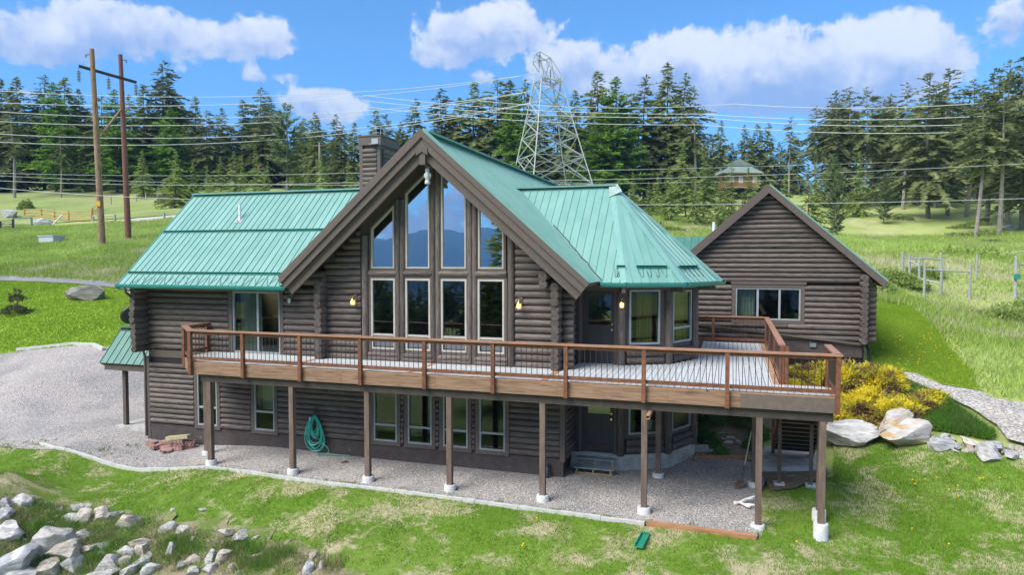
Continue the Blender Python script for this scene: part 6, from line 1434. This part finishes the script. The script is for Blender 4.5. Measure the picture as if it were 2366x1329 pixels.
keep = nr.uniform(0, 1, len(X)) > np.clip((dry - .26 + .3 * bank - .35 * right * (Y > -1.2)) * 2.2, 0, .85)
X, Y, tone, right = X[keep], Y[keep], tone[keep], right[keep]
blades('lawn_grass', X, Y, np.full(len(X), .055) * (1 + .5 * right), .006, tone, LM['lawn'], 'short patchy lawn grass in front of the deck', 'grass', per=3, spread=.03, var=.19)
# rough tufts among the rocks and edges
TX, TY, TH, TT = [], [], [], []
for _ in range(1000):
    px, py = rnd.uniform(-20, 800), rnd.uniform(1140, 1329)
    if py < 1150 + px * .20: continue
    p, D = hit(px, py); k = rnd.randrange(30, 90); r_ = rnd.uniform(.06, .22)
    if noise.noise(Vector((p.x * .9, p.y * .9, 2))) < -.05: k //= 4; t0 = .1
    else: t0 = rnd.choice((.45, .6, .75, .85, .12, .05))
    TX += list(nr.normal(p.x, r_, k)); TY += list(nr.normal(p.y, r_, k)); TH += [rnd.uniform(.10, .26)] * k; TT += [t0] * k
blades('bank_grass', np.array(TX), np.array(TY), np.array(TH), .008, np.array(TT), LM['rough'], 'tufts of rough and dry grass among the rubble rocks', 'grass', per=2, spread=.03, lean=.6)
# weeds straying over the gravel edges
TX, TY, TH, TT = [], [], [], []
for (x0, y0), (x1, y1) in zip(P_pad[:10], P_pad[1:11]):
    for _ in range(int(9 * math.hypot(x1 - x0, y1 - y0))):
        t_ = rnd.random(); x, y = x0 + (x1 - x0) * t_, y0 + (y1 - y0) * t_ + abs(rnd.gauss(0, .10 if x0 > -5 else .45)); k = rnd.randrange(3, 14)
        TX += list(nr.normal(x, .05, k)); TY += list(nr.normal(y, .04, k)); TH += [rnd.uniform(.04, .10)] * k; TT += [rnd.choice((.1, .4, .6))] * k
blades('edge_weeds', np.array(TX), np.array(TY), np.array(TH), .007, np.array(TT), LM['rough'], 'sparse weeds along the gravel edge', 'weeds', per=2, spread=.03, lift=.035)
# mown side lawn, distant: short bright blades
X, Y = scatter(SIDE, 60000); t_ = .6 + .2 * noise2(X, Y, .3, 4); blades('side_lawn_grass', X, Y, np.full(len(X), .08), .022, t_, LM['mown'], 'bright mown grass of the side lawn', 'grass', per=2, spread=.1, lift=.05)
X, Y = scatter(RLAWN, 50000); t_ = .55 + .2 * noise2(X, Y, .5, 4); blades('mown_strip_grass', X, Y, np.full(len(X), .07), .014, t_, LM['mown'], 'bright mown grass right of the garage', 'grass', per=3, spread=.06, lift=.04)
# meadow grass left and right
ML = gpoly([(-60, 640), (120, 646), (275, 660), (300, 655), (470, 512), (430, 505), (300, 517), (60, 526), (-60, 528)])
X, Y = scatter(ML, 60000); t_ = .56 + .45 * noise2(X, Y, .12, 9) + .2 * noise2(X, Y, .6, 2); hgt = .30 + .25 * np.clip(noise2(X, Y, .2, 5), -.5, 1); blades('meadow_grass', X, Y, hgt, .035, t_, LM['tall'], 'tall uneven meadow grass around the wooden power poles', 'grass', per=3, spread=.2)
MR = gpoly([(2050, 705), (2105, 706), (2150, 742), (2192, 800), (2240, 850), (2266, 905), (2300, 918), (2430, 938), (2430, 540), (2200, 545), (1950, 545), (1700, 520), (1500, 500), (1500, 560), (1700, 600), (2000, 690)])
X, Y = scatter(MR, 150000); keep = (np.hypot(X - CAM.x, Y - CAM.y) < 46) | (nr.uniform(0, 1, len(X)) < .45); X, Y = X[keep], Y[keep]
t_ = .50 + .45 * noise2(X, Y, .10, 13) + .25 * noise2(X, Y, .5, 2) - .35 * np.clip(1 - np.abs(np.hypot(X - CAM.x, Y - CAM.y) - 47) / 9, 0, 1); hgt = .32 + .22 * np.clip(noise2(X, Y, .25, 5), -.5, 1); blades('meadow_grass', X, Y, hgt, .026, t_, LM['tall'], 'tall pale meadow grass around the garden fence', 'grass', per=3, spread=.15)
PC = gpoly([(2050, 900), (2100, 893), (2180, 925), (2260, 985), (2300, 1010), (2280, 1015), (2200, 1000), (2130, 990), (2070, 970)])
X, Y = scatter(PC, 14000); t_ = .55 + .3 * noise2(X, Y, 1.1, 6); blades('tall_grass_clump', X, Y, np.full(len(X), .26), .009, t_, LM['rough'], 'dense clump of tall green grass beside the gravel path', 'grass', per=3, spread=.05, lean=.7)
# dandelions
DA = []
for _ in range(60):
    px, py = rnd.uniform(2060, 2230), rnd.uniform(775, 850); DA.append((px, py))
for q in [(2060, 1145), (2070, 1150), (2108, 1118), (2115, 1128), (2137, 1117), (2164, 1113), (2213, 1078), (2231, 1081), (2264, 1115), (2272, 1114), (2213, 1132), (2193, 1140), (2120, 1158), (2214, 1156), (2310, 1114), (2107, 1232), (2192, 1268), (415, 1091), (523, 1092), (555, 1110), (612, 1104), (750, 1204), (814, 1122), (1032, 1154), (1240, 1207), (1207, 1272), (1209, 1268), (1840, 1262)]: DA.append(q)
m = MB()
for q in DA:
    p, D = hit(*q); r_ = rnd.uniform(.02, .03) * (1.1 if D > 22 else 1); n = 7
    m.tube([p + Vector((0, 0, .03)), p + Vector((0, 0, .085))], .004, 4); m.tube([p + Vector((0, 0, .085)), p + Vector((0, 0, .10)), p + Vector((0, 0, .112))], [r_ * .5, r_, r_ * .5], n)
m.build('dandelion_heads', mat('dandelion_yellow', (.75, .55, .02), rough=.8), kind='stuff', label='yellow dandelions dotted over the lawns', cat='flowers')
# gravel stones lying proud on the yard
VP = [(-13, -.5), (-5, .25), (13, -.35), (15.3, -.4), (15.4, 4.8), (13.8, 4.6), (10.5, 1.9), (-3.4, 1.95), (-3.5, 6), (-13, 9)]
X, Y = scatter(PAD, 130000); ok = inside(VP, X, Y) & (nr.uniform(0, 1, len(X)) < np.where(X < -4, .35, 1)); X, Y = X[ok], Y[ok]; n = len(X); r_ = nr.uniform(.010, .024, n); zz = H(X, Y) + .037
o8 = np.array([(1, 0, 0), (0, 1, 0), (-1, 0, 0), (0, -1, 0), (0, 0, .8)]); jit = nr.uniform(.6, 1.3, (n, 5, 3)); ro = nr.uniform(0, 6.28, n); c_, s_ = np.cos(ro), np.sin(ro); L_ = o8[None] * jit; L2 = L_.copy(); L2[..., 0] = L_[..., 0] * c_[:, None] - L_[..., 1] * s_[:, None]; L2[..., 1] = L_[..., 0] * s_[:, None] + L_[..., 1] * c_[:, None]
V_ = np.stack([X, Y, zz], -1)[:, None] + L2 * r_[:, None, None]; T_ = np.array([(0, 1, 4), (1, 2, 4), (2, 3, 4), (3, 0, 4)])[None] + (np.arange(n) * 5)[:, None, None]
LM['stone'] = leaf_mat('gravel_stones', [(0, (.20, .19, .19)), (.5, (.40, .385, .38)), (1, (.62, .60, .58))], 0, 0.0)
npmesh('gravel_stones', V_.reshape(-1, 3), T_.reshape(-1, 3), LM['stone'], attr=np.repeat(nr.uniform(0, 1, n), 5), kind='stuff', label='loose grey gravel under and beside the deck', cat='gravel')

def leafy(name, lumps, n, size, material, label, cat, up=.3, tone_fn=None, stem=True, spray=False):
    "lumps: (centre, rx, ry, rz); leaves through the volume, denser near the surface"
    c0 = Vector(lumps[0][0]); e = empty(name, (c0.x, c0.y, h1(c0.x, c0.y)), label, cat)
    V, T, C = [], [], []
    wts = np.array([l[1] * l[2] for l in lumps]); wts = wts / wts.sum()
    for _ in range(n):
        c, rx, ry, rz = lumps[nr.choice(len(lumps), p=wts)]; d = nr.normal(0, 1, 3); d /= np.linalg.norm(d); d[2] = abs(d[2]) * .95 + .02; r = nr.uniform(.35, 1) ** .5
        p = np.array(c) + d * np.array([rx, ry, rz]) * r * (1 + .25 * noise.noise(Vector((c[0] + d[0] * 2, c[1] + d[1] * 2, d[2] * 2)))); t = .5 if tone_fn is None else tone_fn(p, d)
        for q in range(2 if spray else 1):
            out = d * np.array([1, 1, .6]) + nr.normal(0, .45, 3) + [0, 0, up]; out /= np.linalg.norm(out); s = size * nr.uniform(.6, 1.4); sd3 = np.cross(out, nr.normal(0, 1, 3)); sd3 /= np.linalg.norm(sd3) + 1e-6
            b = len(V); w_ = s * (.22 if spray else .42); V += [p - sd3 * w_, p + sd3 * w_, p + out * s]; T.append((b, b + 1, b + 2)); C += [float(np.clip(t + nr.normal(0, .12), 0, 1))] * 3
    npmesh('foliage', np.array(V), np.array(T), material, e, C)
    m = MB()
    for c, rx, ry, rz in lumps[:9]:
        g = h1(c[0], c[1])
        for _ in range(3): m.tube([(c[0] + rnd.uniform(-.1, .1), c[1], g - .05), (c[0] + rnd.uniform(-.5, .5) * rx, c[1] + rnd.uniform(-.5, .5) * ry, c[2] + rz * .5)], [.02, .008], 5)
    m.build('stem', M_bark, e); return e
def gl_(x, y, up_=0.0): return (x, y, h1(x, y) + up_)
def gold(p, d): return .47 + .85 * noise.fractal(Vector((p[0] * 1.6, p[1] * 1.6, p[2] * 2.2)), .8, 2, 4) + .10 * d[2]
leafy('golden_juniper', [(gl_(18.6, 7.5), .95, .8, .55), (gl_(19.5, 7.2), .9, .8, .55), (gl_(18.2, 8.7), 1.0, .8, .85), (gl_(19.2, 8.7), .95, .8, .75), (gl_(20.1, 7.6), .75, .6, .4), (gl_(18.7, 6.7), .8, .5, .35), (gl_(19.6, 6.6), .7, .5, .35), (gl_(17.8, 7.6), .7, .8, .5), (gl_(20.6, 8.1), .55, .35, .35), (gl_(17.9, 9.3), .8, .4, .5), (gl_(18.9, 7.9), 1.0, .7, .55), (gl_(18.2, 7.2), .8, .6, .45)], 24000, .12, LM['gold'], 'sprawling golden juniper on the bank beside the deck stairs', 'shrub', up=.25, tone_fn=gold, spray=True)
leafy('golden_juniper', [(gl_(16.6, 8.6), .8, .7, .5), (gl_(17.1, 7.6), .6, .6, .45), (gl_(16.3, 9.2), .5, .4, .45), (gl_(17.0, 9.2), .6, .4, .5)], 5000, .11, LM['gold'], 'golden juniper seen through the gap of the deck railing', 'shrub', up=.25, tone_fn=lambda p, d: gold(p, d) - .05, spray=True)
gt = lambda p, d: .5 + .5 * noise.fractal(Vector((p[0] * 1.5, p[1] * 1.5, p[2] * 2)), .8, 2, 4)
leafy('leafy_shrub', [(gl_(14.0, 7.3), .6, .6, .55), (gl_(14.8, 7.7), .6, .5, .5), (gl_(15.2, 7.2), .45, .4, .45), (gl_(13.9, 8.4), .7, .5, .7), (gl_(14.9, 8.6), .6, .5, .6)], 7500, .075, LM['shrub'], 'dense green shrub on the bank behind the rear deck posts', 'shrub', tone_fn=gt)
leafy('trailing_plant', [(gl_(13.95, 6.4), .35, .5, .30), (gl_(14.2, 5.8), .30, .45, .28), (gl_(14.45, 5.35), .25, .3, .22)], 3200, .06, LM['shrub'], 'low trailing green plant spilling beside the bay foundation', 'plant', tone_fn=gt)
leafy('leafy_shrub', [(gl_(15.35, 6.0), .28, .35, .35), (gl_(15.6, 6.6), .3, .3, .5)], 1800, .065, LM['shrub'], 'small green shrub beside the stair slab', 'shrub', tone_fn=gt)
leafy('weedy_plant', [(gl_(18.55, 6.25), .18, .15, .3)], 500, .06, LM['shrub'], 'small weedy plant between the slab stone and the golden juniper', 'plant', tone_fn=gt)
mb_ = [(2060, 655, 1.3, .9), (2100, 665, 1.0, .7), (2020, 672, .9, .8), (2130, 640, 1.2, .7), (2330, 742, 1.5, .8), (2366, 725, 1.4, .8), (2300, 735, .9, .5)]
for i, (x, y, r_, z_) in enumerate(mb_):
    p, D = hit(x, y); leafy('meadow_bush', [((p.x, p.y, p.z), r_, r_ * .8, z_), ((p.x + r_ * .6, p.y + .3, p.z), r_ * .6, r_ * .6, z_ * .7)], 1500, .13, LM['young'], 'low green bush among the garden fence frames' if i < 4 else 'low green bush in the meadow right of the garden fence', 'bush', tone_fn=gt)['group'] = 'bushes by the garden fence' if i < 4 else 'bushes right of the garden fence'
for i in range(34):
    px, py = rnd.uniform(1480, 2366), rnd.uniform(505, 600)
    if px < 2060 and py > 540: continue
    p, D = hit(px, py); r_ = rnd.uniform(.7, 1.9); leafy('slope_bush', [((p.x, p.y, p.z - .1), r_ * 1.4, r_, r_ * .45)], 420, .22, LM['young'], 'low spreading bush on the grassy slope below the wood', 'bush', tone_fn=gt)['group'] = 'low bushes on the grassy slope'
for (x, y) in ((30, 725), (38, 702)):
    p, D = hit(32, 727); 
p, D = hit(37, 727); leafy('sapling', [((p.x, p.y, p.z + .05), .75, .7, .42), ((p.x + .12, p.y, p.z + .75), .42, .4, .4), ((p.x + .15, p.y, p.z + 1.2), .2, .2, .3)], 420, .17, LM['olive'], 'small scraggly sapling on the side lawn', 'sapling', tone_fn=lambda p, d: .35)
p, D = hit(18, 487); leafy('fence_bush', [((p.x + 1.5, p.y + 1.5, p.z), 1.2, 1, 1.6)], 700, .25, LM['young'], 'dark green bush behind the rounded boulder', 'bush', tone_fn=gt)
p, D = hit(430, 482)
for i, (x, y, r_) in enumerate(((400, 470, 2.2), (430, 468, 2.4), (465, 478, 2.0))): p, D = hit(x, y); leafy('pasture_bush', [((p.x, p.y, p.z), r_, r_, r_ * .7)], 800, .3, LM['olive'], 'scrubby bush at the pasture edge above the roof', 'bush', tone_fn=gt)['group'] = 'scrub at the pasture edge'
dead = [o for o in bpy.data.objects if o.name.startswith('conifer')]
for o in [c for d in dead for c in d.children] + dead: bpy.data.objects.remove(o)
# ------------------------------------------------------------------ air between here and the far mountains
hm = bpy.data.materials.new('haze_air'); hm.use_nodes = True; t = hm.node_tree; t.nodes.clear()
pv = t.nodes.new('ShaderNodeVolumePrincipled'); pv.inputs['Color'].default_value = (.24, .54, 1, 1); pv.inputs['Density'].default_value = 2e-4; pv.inputs['Anisotropy'].default_value = .0
ho = t.nodes.new('ShaderNodeOutputMaterial'); t.links.new(pv.outputs[0], ho.inputs['Volume'])
m = MB(); m.box((-7100, -7100, -70), (7100, 7100, 620)); m.build('haze', hm, kind='stuff', label='thin blue air over the valley', cat='haze')
